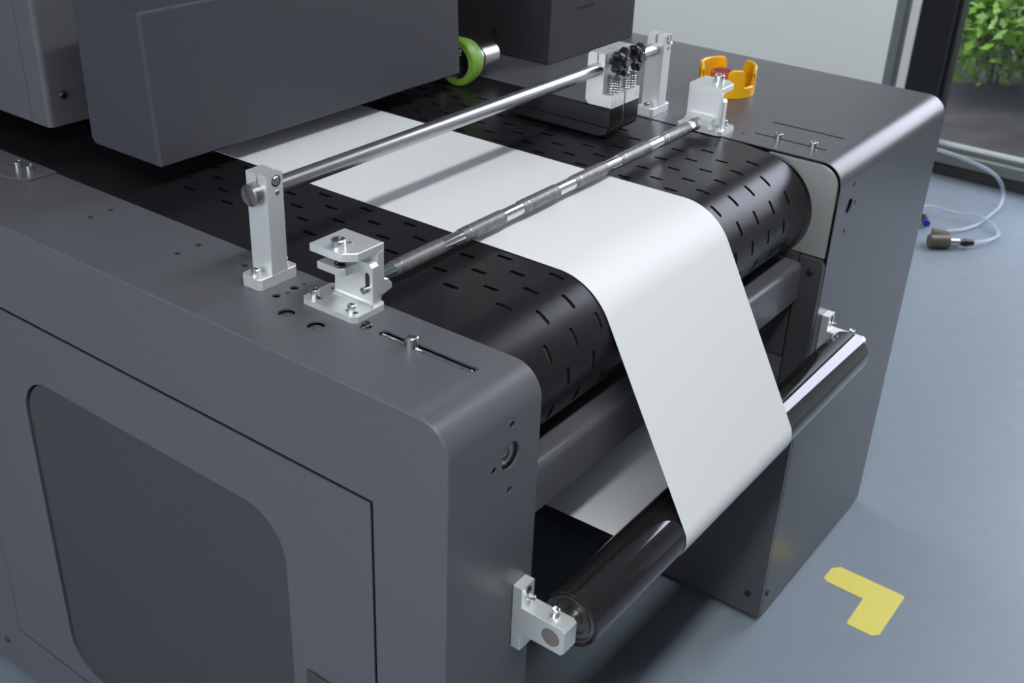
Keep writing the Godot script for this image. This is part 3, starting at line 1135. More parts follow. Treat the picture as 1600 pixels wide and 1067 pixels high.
	poly.append(Vector2(-0.036, 0.722))
	poly.append(Vector2(-0.165, 0.722))
	g.prism(poly, 0, 0.163, 0.9935, 0.0)
	part(b, "beam", g, M.paint)


# ------------------------------------------------------------------ paper web
func web() -> void:
	var x0 := 0.381
	var x1 := 0.7105
	var path := []
	var rr := DRUM_R + 0.0012
	# lower back run, round the lower roller, up to the drum, over it and along the table
	var lc := Vector2(ROLL_Z, ROLL_Y)
	var lr := ROLL_R + 0.001
	path.append([Vector2(-0.75, 0.585), Vector2(0, -1)])
	path.append([Vector2(-0.4, 0.590), Vector2(0, -1)])
	path.append([Vector2(-0.1, 0.5945), Vector2(0, -1)])
	# tangent between the circles of drum and roller
	var dc := Vector2(DRUM_Z, DRUM_Y)
	var ab := lc - dc
	var ang := ab.angle() + acos((rr - lr) / ab.length())   # direction of the outer normal
	for k in 25:
		var a := lerpf(-PI / 2, ang, k / 24.0)
		path.append([lc + Vector2(cos(a), sin(a)) * lr, Vector2(cos(a), sin(a))])
	for k in 7:
		var f := (k + 1) / 8.0
		var nn := Vector2(cos(ang), sin(ang))
		path.append([(lc + nn * lr).lerp(dc + nn * rr, f), nn])
	for k in 25:
		var a := lerpf(ang, PI / 2, k / 24.0)
		path.append([dc + Vector2(cos(a), sin(a)) * rr, Vector2(cos(a), sin(a))])
	path.append([Vector2(-0.5, DRUM_Y + rr), Vector2(0, 1)])
	path.append([Vector2(-1.2, DRUM_Y + rr), Vector2(0, 1)])
	path.append([Vector2(-2.2, DRUM_Y + rr), Vector2(0, 1)])
	var g := Geo.new()
	var th := 0.0005
	for k in path.size() - 1:
		var p: Vector2 = path[k][0]
		var q: Vector2 = path[k + 1][0]
		var np: Vector2 = path[k][1]
		var nq: Vector2 = path[k + 1][1]
		for s in [1.0, -1.0]:
			var pp: Vector2 = p + np * th * s * 0.5
			var qq: Vector2 = q + nq * th * s * 0.5
			var a: Vector3 = Vector3(0, np.y, np.x) * s
			var b: Vector3 = Vector3(0, nq.y, nq.x) * s
			g.tri(Vector3(x0, pp.y, pp.x), Vector3(x0, qq.y, qq.x), Vector3(x1, qq.y, qq.x), a, b, b)
			g.tri(Vector3(x0, pp.y, pp.x), Vector3(x1, qq.y, qq.x), Vector3(x1, pp.y, pp.x), a, b, a)
		for s in [[x0, -1.0], [x1, 1.0]]:
			var p0 := p - np * th * 0.5
			var p1 := p + np * th * 0.5
			var q0 := q - nq * th * 0.5
			var q1 := q + nq * th * 0.5
			g.quad(Vector3(s[0], p0.y, p0.x), Vector3(s[0], p1.y, p1.x), Vector3(s[0], q1.y, q1.x), Vector3(s[0], q0.y, q0.x), Vector3(s[1], 0, 0))
	solid("paper_web", g, M.paper, Vector3(0.546, 0.59, -0.3), "continuous white paper web draped over the black belt and down round the lower roller", "paper")


# ------------------------------------------------------------------ lower roller
const ROLL_Y := 0.6365
const ROLL_Z := 0.0570
const ROLL_R := 0.0385


func lower_roller() -> void:
	var t := thing("guide_roller", "glossy black guide roller under the hanging white web", "roller", Vector3(0.6, ROLL_Y - ROLL_R, ROLL_Z))
	var a := Vector3(0.1655, ROLL_Y, ROLL_Z)
	var g := Geo.new()
	var l := 0.862
	g.lathe(a, Vector3.RIGHT, [Vector2(0.002, ROLL_R - 0.006), Vector2(0.0, ROLL_R - 0.004), Vector2(0.0, ROLL_R - 0.0015), Vector2(0.0015, ROLL_R), Vector2(l - 0.0015, ROLL_R), Vector2(l, ROLL_R - 0.0015), Vector2(l, 0)], 72)
	var tube := part(t, "roller_tube", g, M.rubber)
	g = Geo.new()
	g.lathe(a, Vector3.RIGHT, [Vector2(0.004, 0), Vector2(0.004, 0.0125), Vector2(0.0065, 0.0135), Vector2(0.0065, 0.0205), Vector2(0.003, 0.022), Vector2(0.003, 0.0255), Vector2(0.006, 0.0265), Vector2(0.006, 0.030), Vector2(0.002, 0.031), Vector2(0.002, ROLL_R - 0.0055)], 48)
	part(tube, "bearing", g, M.nickel, "stepped steel bearing in the roller end")
	g = Geo.new()
	g.cyl(Vector3(0.128, ROLL_Y, ROLL_Z), Vector3(1.05, ROLL_Y, ROLL_Z), 0.0095)
	part(t, "axle", g, M.nickel)
	roller_bracket(0.1235, 0.1495, false)
	roller_bracket(1.0305, 1.0565, true)


func roller_bracket(x0: float, x1: float, far: bool) -> void:
	var t := thing("roller_bracket", "aluminium roller bracket bolted to the far cabinet's end" if far else "aluminium roller bracket with an exposed shaft end on the near cabinet", "bracket", Vector3((x0 + x1) / 2, 0.592, 0.007), "lower roller brackets")
	var g := Geo.new()
	var p := PackedVector2Array([Vector2(0.0003, 0.592), Vector2(0.0138, 0.592), Vector2(0.0138, 0.6125), Vector2(0.0205, 0.6195), Vector2(0.0720, 0.6195), Vector2(0.0765, 0.624), Vector2(0.0765, 0.6555), Vector2(0.0720, 0.660), Vector2(0.0145, 0.660), Vector2(0.0138, 0.6607), Vector2(0.0138, 0.688), Vector2(0.0003, 0.688)])
	g.prism(p, 0, x0, x1, 0.0007)
	var body := part(t, "bracket_body", g, M.alu)
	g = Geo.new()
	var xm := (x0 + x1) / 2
	# black inlay painting the shaded oblong hole in the upright, and its screw
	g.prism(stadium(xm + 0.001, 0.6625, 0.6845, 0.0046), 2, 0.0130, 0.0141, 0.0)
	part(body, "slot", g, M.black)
	g = Geo.new()
	g.lathe(Vector3(xm + 0.001, 0.6700, 0.0138), Vector3(0, 0, 1), [Vector2(0, 0.0065), Vector2(0.0015, 0.0065), Vector2(0.0025, 0.005), Vector2(0.0025, 0.0042), Vector2(0.008, 0.0042), Vector2(0.0086, 0.0034), Vector2(0.0075, 0.002), Vector2(0.0065, 0)], 20)
	part(t, "screw", g, M.screw)
	g = Geo.new()
	g.lathe(Vector3(xm + 0.002, 0.6595, 0.0525), Vector3.UP, [Vector2(0, 0.0062), Vector2(0.002, 0.006), Vector2(0.0062, 0.0042), Vector2(0.0075, 0.005), Vector2(0.0105, 0.005), Vector2(0.0112, 0.004), Vector2(0.010, 0.002), Vector2(0.009, 0)], 20)
	part(t, "screw", g, M.screw)
	if not far:
		g = Geo.new()
		g.lathe(Vector3(x0 + 0.004, 0.6395, 0.0571), Vector3(-1, 0, 0), [Vector2(0.0, 0.0128), Vector2(0.0041, 0.0128), Vector2(0.0045, 0.0122), Vector2(0.0043, 0.0118), Vector2(0.0043, 0)], 36)
		part(body, "shaft_end", g, M.bronze, "dull brown shaft end flush in the bracket")


# ------------------------------------------------------------------ upper rod
const ROD_Y := 1.0840
const ROD_Z := -0.3815
const ROD_R := 0.0108


func rod_posts() -> void:
	post(0.0, false)
	post(0.9215, true)
	var g := Geo.new()
	g.cyl(Vector3(0.1095, ROD_Y, ROD_Z), Vector3(1.056, ROD_Y, ROD_Z), ROD_R, 0.001, 40)
	solid("cross_rod", g, M.steel, Vector3(0.58, ROD_Y - ROD_R, ROD_Z), "polished steel rod held by two slotted posts above the belt", "rod")


func post(dx: float, far: bool) -> void:
	var t := thing("rod_post", "silver clamp post on the far cabinet holding the steel rod's far end" if far else "silver clamp post on the door-side cabinet with a slotted round knob", "post", Vector3(0.1205 + dx, TOP, -0.3815), "posts of the steel rod")
	var g := Geo.new()
	g.xf = Transform3D(Basis.IDENTITY, Vector3(dx, 0, 0))
	g.prism(cut_rect(0.0875, -0.3985, 0.1510, -0.3645, 0.0045), 1, TOP, TOP + 0.0152, 0.0006)
	var base := part(t, "base", g, M.alu)
	# column with the clamp slit at its top
	g = Geo.new()
	g.xf = Transform3D(Basis.IDENTITY, Vector3(dx, 0, 0))
	var zs := -0.3805
	var w := 0.0018
	g.prism(PackedVector2Array([Vector2(-0.3988, TOP + 0.015), Vector2(-0.3645, TOP + 0.015), Vector2(-0.3645, 1.108), Vector2(zs + w, 1.108), Vector2(zs + w, 1.089), Vector2(zs - w, 1.089), Vector2(zs - w, 1.108), Vector2(-0.3988, 1.108)]), 0, 0.1078, 0.1342, 0.0007)
	var column := part(t, "column", g, M.alu)
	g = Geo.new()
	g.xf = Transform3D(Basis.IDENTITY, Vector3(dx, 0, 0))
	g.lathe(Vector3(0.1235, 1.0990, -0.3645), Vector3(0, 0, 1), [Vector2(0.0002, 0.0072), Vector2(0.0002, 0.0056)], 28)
	part(column, "recess_shade", g, M.black)  # flat black ring paints the shaded recess round the screw
	g = Geo.new()
	g.xf = Transform3D(Basis.IDENTITY, Vector3(dx, 0, 0))
	g.socket_screw(Vector3(0.1235, 1.0990, -0.3645), Vector3(0, 0, 1), 0.0056, 0.0008)
	g.lathe(Vector3(0.1235, 1.0990, -0.3645), Vector3(0, 0, 1), [Vector2(0.0009, 0.0030), Vector2(0.0009, 0)], 6)
	part(column, "clamp_screw", g, M.screw)
	g = Geo.new()
	g.xf = Transform3D(Basis.IDENTITY, Vector3(dx, 0, 0))
	g.lathe(Vector3(0.1243, 1.0840, -0.3645), Vector3(0, 0, 1), [Vector2(0.0, 0.0034), Vector2(0.0004, 0.0030), Vector2(0.0003, 0.0020), Vector2(0.0001, 0)], 18)
	part(column, "dimple", g, M.nickel)
	for s in [[0.0975, -0.3815], [0.1425, -0.3815]]:
		g = Geo.new()
		g.xf = Transform3D(Basis.IDENTITY, Vector3(dx, 0, 0))
		g.socket_screw(Vector3(s[0], TOP + 0.0145, s[1]), Vector3.UP, 0.0056, 0.0085)
		part(base, "screw", g, M.screw)
	# round end knob with a screwdriver slot
	g = Geo.new()
	var x := (0.1342 + dx) if far else 0.1078
	var d := Vector3(1, 0, 0) if far else Vector3(-1, 0, 0)
	g.lathe(Vector3(x, ROD_Y, ROD_Z), d, [Vector2(0, 0.0135), Vector2(0.0115, 0.0135), Vector2(0.013, 0.0120)], 36)
	var r := 0.0120
	var hw := 0.0034
	var e := x + d.x * 0.013
	var bot := x + d.x * 0.0095
	# end face cut by the slot, which leans a little
	var lean := Basis(Vector3.RIGHT, -0.42)
	for s in [-1.0, 1.0]:
		var seg := PackedVector2Array()
		var a0 := asin(hw / r)
		for k in 17:
			var a := lerpf(a0, PI - a0, k / 16.0)
			seg.append(Vector2(cos(a) * r, sin(a) * r * s))
		for k in range(1, seg.size() - 1):
			var tri3 := []
			for q in [seg[0], seg[k], seg[k + 1]]:
				tri3.append(Vector3(e, ROD_Y, ROD_Z) + lean * Vector3(0, q.x, q.y))
			g.flat(tri3[0], tri3[1], tri3[2], d)
		var q0 := Vector3(e, ROD_Y, ROD_Z) + lean * Vector3(0, r * cos(a0), hw * s)
		var q1 := Vector3(e, ROD_Y, ROD_Z) + lean * Vector3(0, -r * cos(a0), hw * s)
		var back := Vector3(bot - e, 0, 0)
		g.quad(q0, q1, q1 + back, q0 + back, lean * Vector3(0, 0, -s))
	var f0 := []
	for q in [[1, 1], [-1, 1], [-1, -1], [1, -1]]:
		f0.append(Vector3(bot, ROD_Y, ROD_Z) + lean * Vector3(0, q[0] * r, q[1] * hw))
	g.quad(f0[0], f0[1], f0[2], f0[3], d)
	part(t, "slotted_knob", g, M.nickel, "round slotted nickel knob")


# ------------------------------------------------------------------ tension brackets and press shaft
const SHAFT_Y := 0.9865
const SHAFT_Z := -0.2615
const SHAFT_R := 0.0104


func tension() -> void:
	tension_bracket(false)
	tension_bracket(true)
	var t := thing("press_shaft", "grey banded press shaft with chrome gaps lying across the white web", "shaft", Vector3(0.58, SHAFT_Y - SHAFT_R, SHAFT_Z))
	var g := Geo.new()
	g.cyl(Vector3(0.150, SHAFT_Y, SHAFT_Z), Vector3(1.012, SHAFT_Y, SHAFT_Z), SHAFT_R - 0.0012, 0.001, 36)
	part(t, "core", g, M.chrome, "chrome core showing between the sleeves")
	# sleeves measured along the shaft
	for s in [[0.207, 0.301], [0.343, 0.430], [0.473, 0.560], [0.603, 0.689], [0.730, 0.818], [0.860, 0.948], [0.965, 0.992]]:
		g = Geo.new()
		g.cyl(Vector3(s[0], SHAFT_Y, SHAFT_Z), Vector3(s[1], SHAFT_Y, SHAFT_Z), SHAFT_R, 0.0006, 40)
		var sleeve := part(t, "sleeve", g, M.knurl)
		g = Geo.new()
		g.lathe(Vector3(s[0] + 0.010, SHAFT_Y, SHAFT_Z), Vector3.RIGHT, [Vector2(0, SHAFT_R), Vector2(0, SHAFT_R + 0.0003), Vector2(0.003, SHAFT_R + 0.0003), Vector2(0.003, SHAFT_R)], 40)
		part(sleeve, "groove_ring", g, M.nickel)


func tension_bracket(far: bool) -> void:
	var t := thing("tension_bracket", "aluminium spring bracket by the yellow holder at the shaft's far end" if far else "aluminium spring bracket with a big top screw on the door-side cabinet", "bracket", Vector3(1.156 - 0.13 if far else 0.13, TOP, -0.266), "spring brackets of the press shaft")
	var xf := Transform3D(Basis(Vector3(-1, 0, 0), Vector3.UP, Vector3(0, 0, 1)), Vector3(1.156, 0, 0)) if far else Transform3D.IDENTITY
	var geo := func() -> Geo:
		var k := Geo.new()
		k.xf = xf
		return k
	# base plate with four slots
	var g: Geo = geo.call()
	var out := cut_rect(0.1010, -0.3100, 0.1565, -0.2230, 0.0055)
	var slots := [stadium(0.1135, -0.3035, -0.2865, 0.0036), stadium(0.1135, -0.2475, -0.2300, 0.0036), stadium(0.1435, -0.3010, -0.2840, 0.0036), stadium(0.1425, -0.2490, -0.2315, 0.0036)]
	g.pierced(out, slots, 1, TOP + 0.0072, 1.0, 0.007)
	g.walls(Geo.ccw(out), 1, TOP, TOP + 0.0072)
	var base := part(t, "base", g, M.alu)
	for s in [[0.1135, -0.2985], [0.1135, -0.2385]]:
		g = geo.call()
		g.socket_screw(Vector3(s[0], TOP + 0.0072, s[1]), Vector3.UP, 0.0055, 0.0095)
		part(base, "screw", g, M.screw)
	# fixed upright with flange
	g = geo.call()
	g.prism(PackedVector2Array([Vector2(-0.2880, TOP + 0.007), Vector2(-0.2265, TOP + 0.007), Vector2(-0.2265, 1.0245), Vector2(-0.2305, 1.0285), Vector2(-0.2880, 1.0285)]), 0, 0.1365, 0.1478, 0.0006)
	g.prism(PackedVector2Array([Vector2(0.1085, -0.2870), Vector2(0.1375, -0.2870), Vector2(0.1375, -0.2465), Vector2(0.1130, -0.2465), Vector2(0.1085, -0.2510)]), 1, 1.0160, 1.0258, 0.0007)
	# fillet at its foot
	for k in 6:
		var a0 := PI / 2 * k / 6
		var a1 := PI / 2 * (k + 1) / 6
		var r := 0.0075
		var c := Vector2(0.1365 - r, TOP + 0.0072 + r)
		var p0 := c + Vector2(sin(a0), -cos(a0)) * r
		var p1 := c + Vector2(sin(a1), -cos(a1)) * r
		var n0 := Vector3(-sin(a0), cos(a0), 0)
		var n1 := Vector3(-sin(a1), cos(a1), 0)
		g.tri(Vector3(p0.x, p0.y, -0.2880), Vector3(p0.x, p0.y, -0.2265), Vector3(p1.x, p1.y, -0.2265), n0, n0, n1)
		g.tri(Vector3(p0.x, p0.y, -0.2880), Vector3(p1.x, p1.y, -0.2265), Vector3(p1.x, p1.y, -0.2880), n0, n1, n1)
	var upright := part(t, "upright", g, M.alu)
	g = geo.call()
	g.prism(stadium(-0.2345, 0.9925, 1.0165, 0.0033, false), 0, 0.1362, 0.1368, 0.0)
	part(upright, "slot", g, M.black)  # flat black inlay paints the dark inside of the opening
	g = geo.call()
	g.socket_screw(Vector3(0.1365, 0.9960, -0.2345), Vector3(-1, 0, 0), 0.0048, 0.0085)
	part(upright, "screw", g, M.screw)
	# sliding carrier: top plate with a cut corner and the upright behind it that holds the shaft
	g = geo.call()
	g.prism(PackedVector2Array([Vector2(0.1015, -0.2905), Vector2(0.1588, -0.2905), Vector2(0.1588, -0.2285), Vector2(0.1165, -0.2285), Vector2(0.1035, -0.2410), Vector2(0.1015, -0.2450)]), 1, 1.0395, 1.0495, 0.0006)
	g.box(Vector3(0.1485, 0.9860, -0.2905), Vector3(0.1588, 1.0400, -0.2285), 0.0006)
	g.box(Vector3(0.1485, 0.9745, -0.2860), Vector3(0.1588, 0.9865, -0.2330), 0.0006)
	var carrier := part(t, "carrier", g, M.alu)
	g = geo.call()
	g.prism(PackedVector2Array([Vector2(0.1588, 0.9760), Vector2(0.1800, 0.9815), Vector2(0.1800, 0.9875), Vector2(0.1735, 0.9955), Vector2(0.1588, 1.0000)]), 2, -0.2850, -0.2360, 0.0006)
	part(carrier, "shaft_block", g, M.alu)
	g = geo.call()
	g.socket_screw(Vector3(0.1150, 1.0492, -0.2575), Vector3.UP, 0.0085, 0.0105)
	part(carrier, "adjusting_screw", g, M.screw, "large polished socket screw")
	g = geo.call()
	g.lathe(Vector3(0.1315, 1.0495, -0.2570), Vector3.UP, [Vector2(0.0, 0.0037), Vector2(0.0005, 0.0034), Vector2(0.0005, 0.0026), Vector2(0.0001, 0.0024), Vector2(0.0001, 0)], 18)
	part(carrier, "dimple", g, M.screw)
	# spring round the screw between plate and flange
	g = geo.call()
	var pts := PackedVector3Array()
	for k in 49:
		var a := TAU * 3.0 * k / 48.0
		pts.append(Vector3(0.1160 + 0.0058 * cos(a), 1.0265 + 0.013 * k / 48.0, -0.2570 + 0.0058 * sin(a)))
	g.sweep(pts, 0.0012, 6)
	g.cyl(Vector3(0.1160, 1.0260, -0.2570), Vector3(0.1160, 1.0400, -0.2570), 0.0036)
	part(t, "spring", g, M.black_plastic, "dark coil spring")


# ------------------------------------------------------------------ edge guides on the rod
func guides() -> void:
	for k in 2:
		var x0: float = [0.8455, 0.8895][k]
		var x1: float = [0.8850, 0.9345][k]
		var t := thing("edge_guide", "aluminium clamp block with black knob and blade, closer to the web" if k == 0 else "aluminium clamp block with black knob and blade, closer to the far post", "guide", Vector3((x0 + x1) / 2, TOP, -0.3815), "edge guides on the steel rod")
		var g := Geo.new()
		# block with a stepped foot and a slit down to the rod
		var zs := -0.3838
		var w := 0.0010
		var p := PackedVector2Array([Vector2(-0.3960, 1.0230), Vector2(-0.3510, 1.0230), Vector2(-0.3510, 1.0440), Vector2(-0.3695, 1.0440), Vector2(-0.3695, 1.1105), Vector2(zs + w, 1.1105), Vector2(zs + w, 1.0945), Vector2(zs - w, 1.0945), Vector2(zs - w, 1.1105), Vector2(-0.3985, 1.1105), Vector2(-0.4030, 1.1060), Vector2(-0.4030, 1.0300)])
		g.prism(p, 0, x0, x1, 0.0007)
		var block := part(t, "block", g, M.alu)
		for s in [0.25, 0.75]:
			g = Geo.new()
			g.lathe(Vector3(lerpf(x0, x1, s), 1.0335, -0.3510), Vector3(0, 0, 1), [Vector2(0, 0.0022), Vector2(0.0012, 0.0018), Vector2(0.0014, 0)], 14)
			part(block, "rivet", g, M.screw)
		# knob: five lobes on a short stem
		g = Geo.new()
		var c := Vector2(lerpf(x0, x1, 0.55), 1.0975)
		var lobe := PackedVector2Array()
		for q in 60:
			var a := TAU * q / 60
			var r := 0.0195 + 0.0045 * cos(5.0 * a + 0.6 + k)
			lobe.append(c + Vector2(cos(a), sin(a)) * r)
		g.prism(lobe, 2, -0.3600, -0.3420, 0.0035)
		g.cyl(Vector3(c.x, c.y, -0.3430), Vector3(c.x, c.y, -0.3385), 0.0085, 0.0015)
		var knob := part(t, "knob", g, M.black_plastic, "glossy black lobed knob")
		g = Geo.new()
		g.cyl(Vector3(c.x, c.y, -0.3700), Vector3(c.x, c.y, -0.3590), 0.0085)
		part(knob, "knob_stem", g, M.black_plastic)
		# two spring pins standing on the foot
		for s in [0.30, 0.72]:
			var px := lerpf(x0, x1, s)
			g = Geo.new()
			g.cyl(Vector3(px, 1.0430, -0.3600), Vector3(px, 1.0660, -0.3600), 0.0036, 0.0006, 16)
			g.cyl(Vector3(px, 1.0660, -0.3600), Vector3(px, 1.0710, -0.3600), 0.0058, 0.0008, 18)
			var pin := part(t, "pin", g, M.nickel)
			g = Geo.new()
			var pts := PackedVector3Array()
			for q in 73:
				var a := TAU * 5.0 * q / 72.0
				pts.append(Vector3(px + 0.0054 * cos(a), 1.0450 + 0.0205 * q / 72.0, -0.3600 + 0.0054 * sin(a)))
			g.sweep(pts, 0.0012, 6)
			part(pin, "spring", g, M.screw)
		# blade: hangs down and sweeps back along the belt
		g = Geo.new()
		var prof := PackedVector2Array()
		var z1 := -0.3512
		var yb := 0.9725
		prof.append(Vector2(z1, 1.0300))
		var r := 0.021
		for q in 13:
			var a := -PI / 2 * q / 12
			prof.append(Vector2(z1 - r + r * cos(a), yb + r + r * sin(a)))
		prof.append(Vector2(-0.560, yb + 0.001))
		var inner := PackedVector2Array()
		for q in range(prof.size() - 1, -1, -1):
			var d := Vector2(-0.0013, 0)
			if q >= 1 and q <= 13:
				var a := -PI / 2 * (q - 1) / 12.0
				d = -Vector2(cos(a), sin(a)) * 0.0013
			elif q == 14:
				d = Vector2(0, 0.0013)
			inner.append(prof[q] + d)
		var whole := prof.duplicate()
		whole.append_array(inner)
		g.prism(whole, 0, x0 + 0.0004, x1 - 0.0004, 0.0)
		part(t, "blade", g, M.blade, "curved black spring blade")


# ------------------------------------------------------------------ print head, rear cabinet, control box, green roll
func upper_units() -> void:
	var t := thing("print_head_box", "large dark grey print head box hanging over the white web", "box", Vector3(0.555, 1.003, -0.78))
	var g := Geo.new()
	# side outline with a slightly leaning front, rounded edges
	g.prism(PackedVector2Array([Vector2(-0.857, 1.003), Vector2(-0.7085, 1.003), Vector2(-0.7060, 1.0055), Vector2(-0.7170, 1.2160), Vector2(-0.7200, 1.2190), Vector2(-0.8650, 1.2235), Vector2(-0.8650, 1.011)]), 0, 0.2150, 0.8925, 0.004)
	part(t, "cover", g, M.paint_head)
	g = Geo.new()
	g.box(Vector3(0.30, 1.05, -0.9625), Vector3(0.85, 1.15, -0.864), 0.002)
	part(t, "mount", g, M.paint_black)
	# rear cabinet
	t = thing("printer_cabinet", "tall dark grey printer cabinet bridging the belt behind the print head", "cabinet", Vector3(0.66, 1.003, -1.5))
	g = Geo.new()
	var rr := 0.010
	var plan := PackedVector2Array([Vector2(0.213, -1.0105)])
	for k in 7:
		var a := PI - PI / 2 * k / 6.0
		plan.append(Vector2(0.213 + rr + rr * cos(a), -0.9637 - rr + rr * sin(a)))
	plan.append(Vector2(1.12, -0.9637))
	plan.append(Vector2(1.12, -1.0105))
	g.prism(plan, 1, 1.003, 1.75, 0.0012)
	part(t, "front_frame", g, M.paint)
	g = Geo.new()
	g.box(Vector3(0.217, 1.005, -2.3), Vector3(1.12, 1.75, -1.009), 0.0)
	part(t, "core", g, M.black)  # blackened body behind the seam, its colour stands for the seam's shade
	g = Geo.new()
	g.box(Vector3(0.2135, 1.003, -2.3), Vector3(0.2175, 1.75, -1.0145), 0.0012)
	part(t, "side_panel", g, M.paint)
	g = Geo.new()
	g.lathe(Vector3(0.2425, 1.0506, -0.9637), Vector3(0, 0, 1), [Vector2(0, 0.0065), Vector2(0.002, 0.006), Vector2(0.004, 0.0035), Vector2(0.0045, 0)], 20, true)
	part(t, "screw", g, M.black_plastic)
	# legs that stand on both side cabinets, out of sight behind the head
	for x in [[0.03, 0.15], [1.02, 1.12]]:
		g = Geo.new()
		g.box(Vector3(x[0], TOP, -2.25), Vector3(x[1], 1.01, -1.45), 0.001)
		part(t, "foot", g, M.paint_black)
	g = Geo.new()
	g.box(Vector3(0.03, 1.008, -2.25), Vector3(0.22, 1.05, -1.45), 0.001)
	part(t, "foot", g, M.paint_black)
	# control box on the far cabinet
	t = thing("control_box", "dark grey control box with a round side hole on the far cabinet", "box", Vector3(1.325, TOP, -1.0))
	g = Geo.new()
	g.box(Vector3(1.162, TOP + 0.0005, -1.35), Vector3(1.4885, 1.62, -0.6960), 0.0015)
	part(t, "box_body", g, M.paint_box)
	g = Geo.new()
	g.cyl(Vector3(1.165, 1.0107, -0.8346), Vector3(1.1612, 1.0107, -0.8346), 0.0095)  # flat black disc paints the dark inside of the side hole
	part(t, "hole_shade", g, M.black, "black disc painted as the shade of a round side hole")
	# small dark embossed mark, too blurred to read
	g = Geo.new()
	for k in 6:
		var x := 1.2560 + k * 0.0108
		var y := 1.0650
		g.box(Vector3(x, y - 0.004, -0.6965), Vector3(x + 0.0020, y + 0.004, -0.6953), 0.0)
		g.box(Vector3(x + 0.0055, y - 0.004, -0.6965), Vector3(x + 0.0075, y + 0.004, -0.6953), 0.0)
		g.box(Vector3(x + 0.0018, y + (0.002 if k % 2 else -0.001), -0.6965), Vector3(x + 0.0058, y + (0.004 if k % 2 else 0.001), -0.6953), 0.0)
	part(t, "embossed_mark", g, M.paint_black, "small blurred dark mark")
	# green roll on its shaft
	t = thing("green_roll", "translucent green roll beside the print head's end", "roll", Vector3(0.94, 0.9645, -0.743))
	var c := Vector3(0.922, 1.0105, -0.743)
	g = Geo.new()
	g.lathe(c, Vector3.RIGHT, [Vector2(0.0, 0.0310), Vector2(0.0, 0.0420), Vector2(0.004, 0.0452), Vector2(0.014, 0.0458), Vector2(0.019, 0.0440), Vector2(0.036, 0.0390), Vector2(0.036, 0.0230)], 56)
	g.lathe(c, Vector3.RIGHT, [Vector2(0.036, 0.0310), Vector2(0.0, 0.0310)], 56)
	part(t, "green_ring", g, M.green)
	g = Geo.new()
	g.lathe(c, Vector3.RIGHT, [Vector2(0.030, 0.0305), Vector2(0.001, 0.0305), Vector2(0.0005, 0.0309)], 56)
	g.lathe(c, Vector3.RIGHT, [Vector2(0.028, 0.030), Vector2(0.028, 0.0)], 56)
	part(t, "liner", g, M.chrome, "chrome liner")
	g = Geo.new()
	g.cyl(c + Vector3(0.03, 0, 0.004), c + Vector3(0.058, 0, 0.004), 0.0205, 0.001, 36)
	g.cyl(c + Vector3(0.060, 0, 0.004), c + Vector3(0.106, 0, 0.004), 0.0215, 0.001, 36)
	part(t, "hub", g, M.nickel, "plain silver hub")
	g = Geo.new()
	g.cyl(c + Vector3(-0.028, 0, 0), c + Vector3(0.03, 0, 0), 0.009)
	part(t, "shaft", g, M.black_plastic)


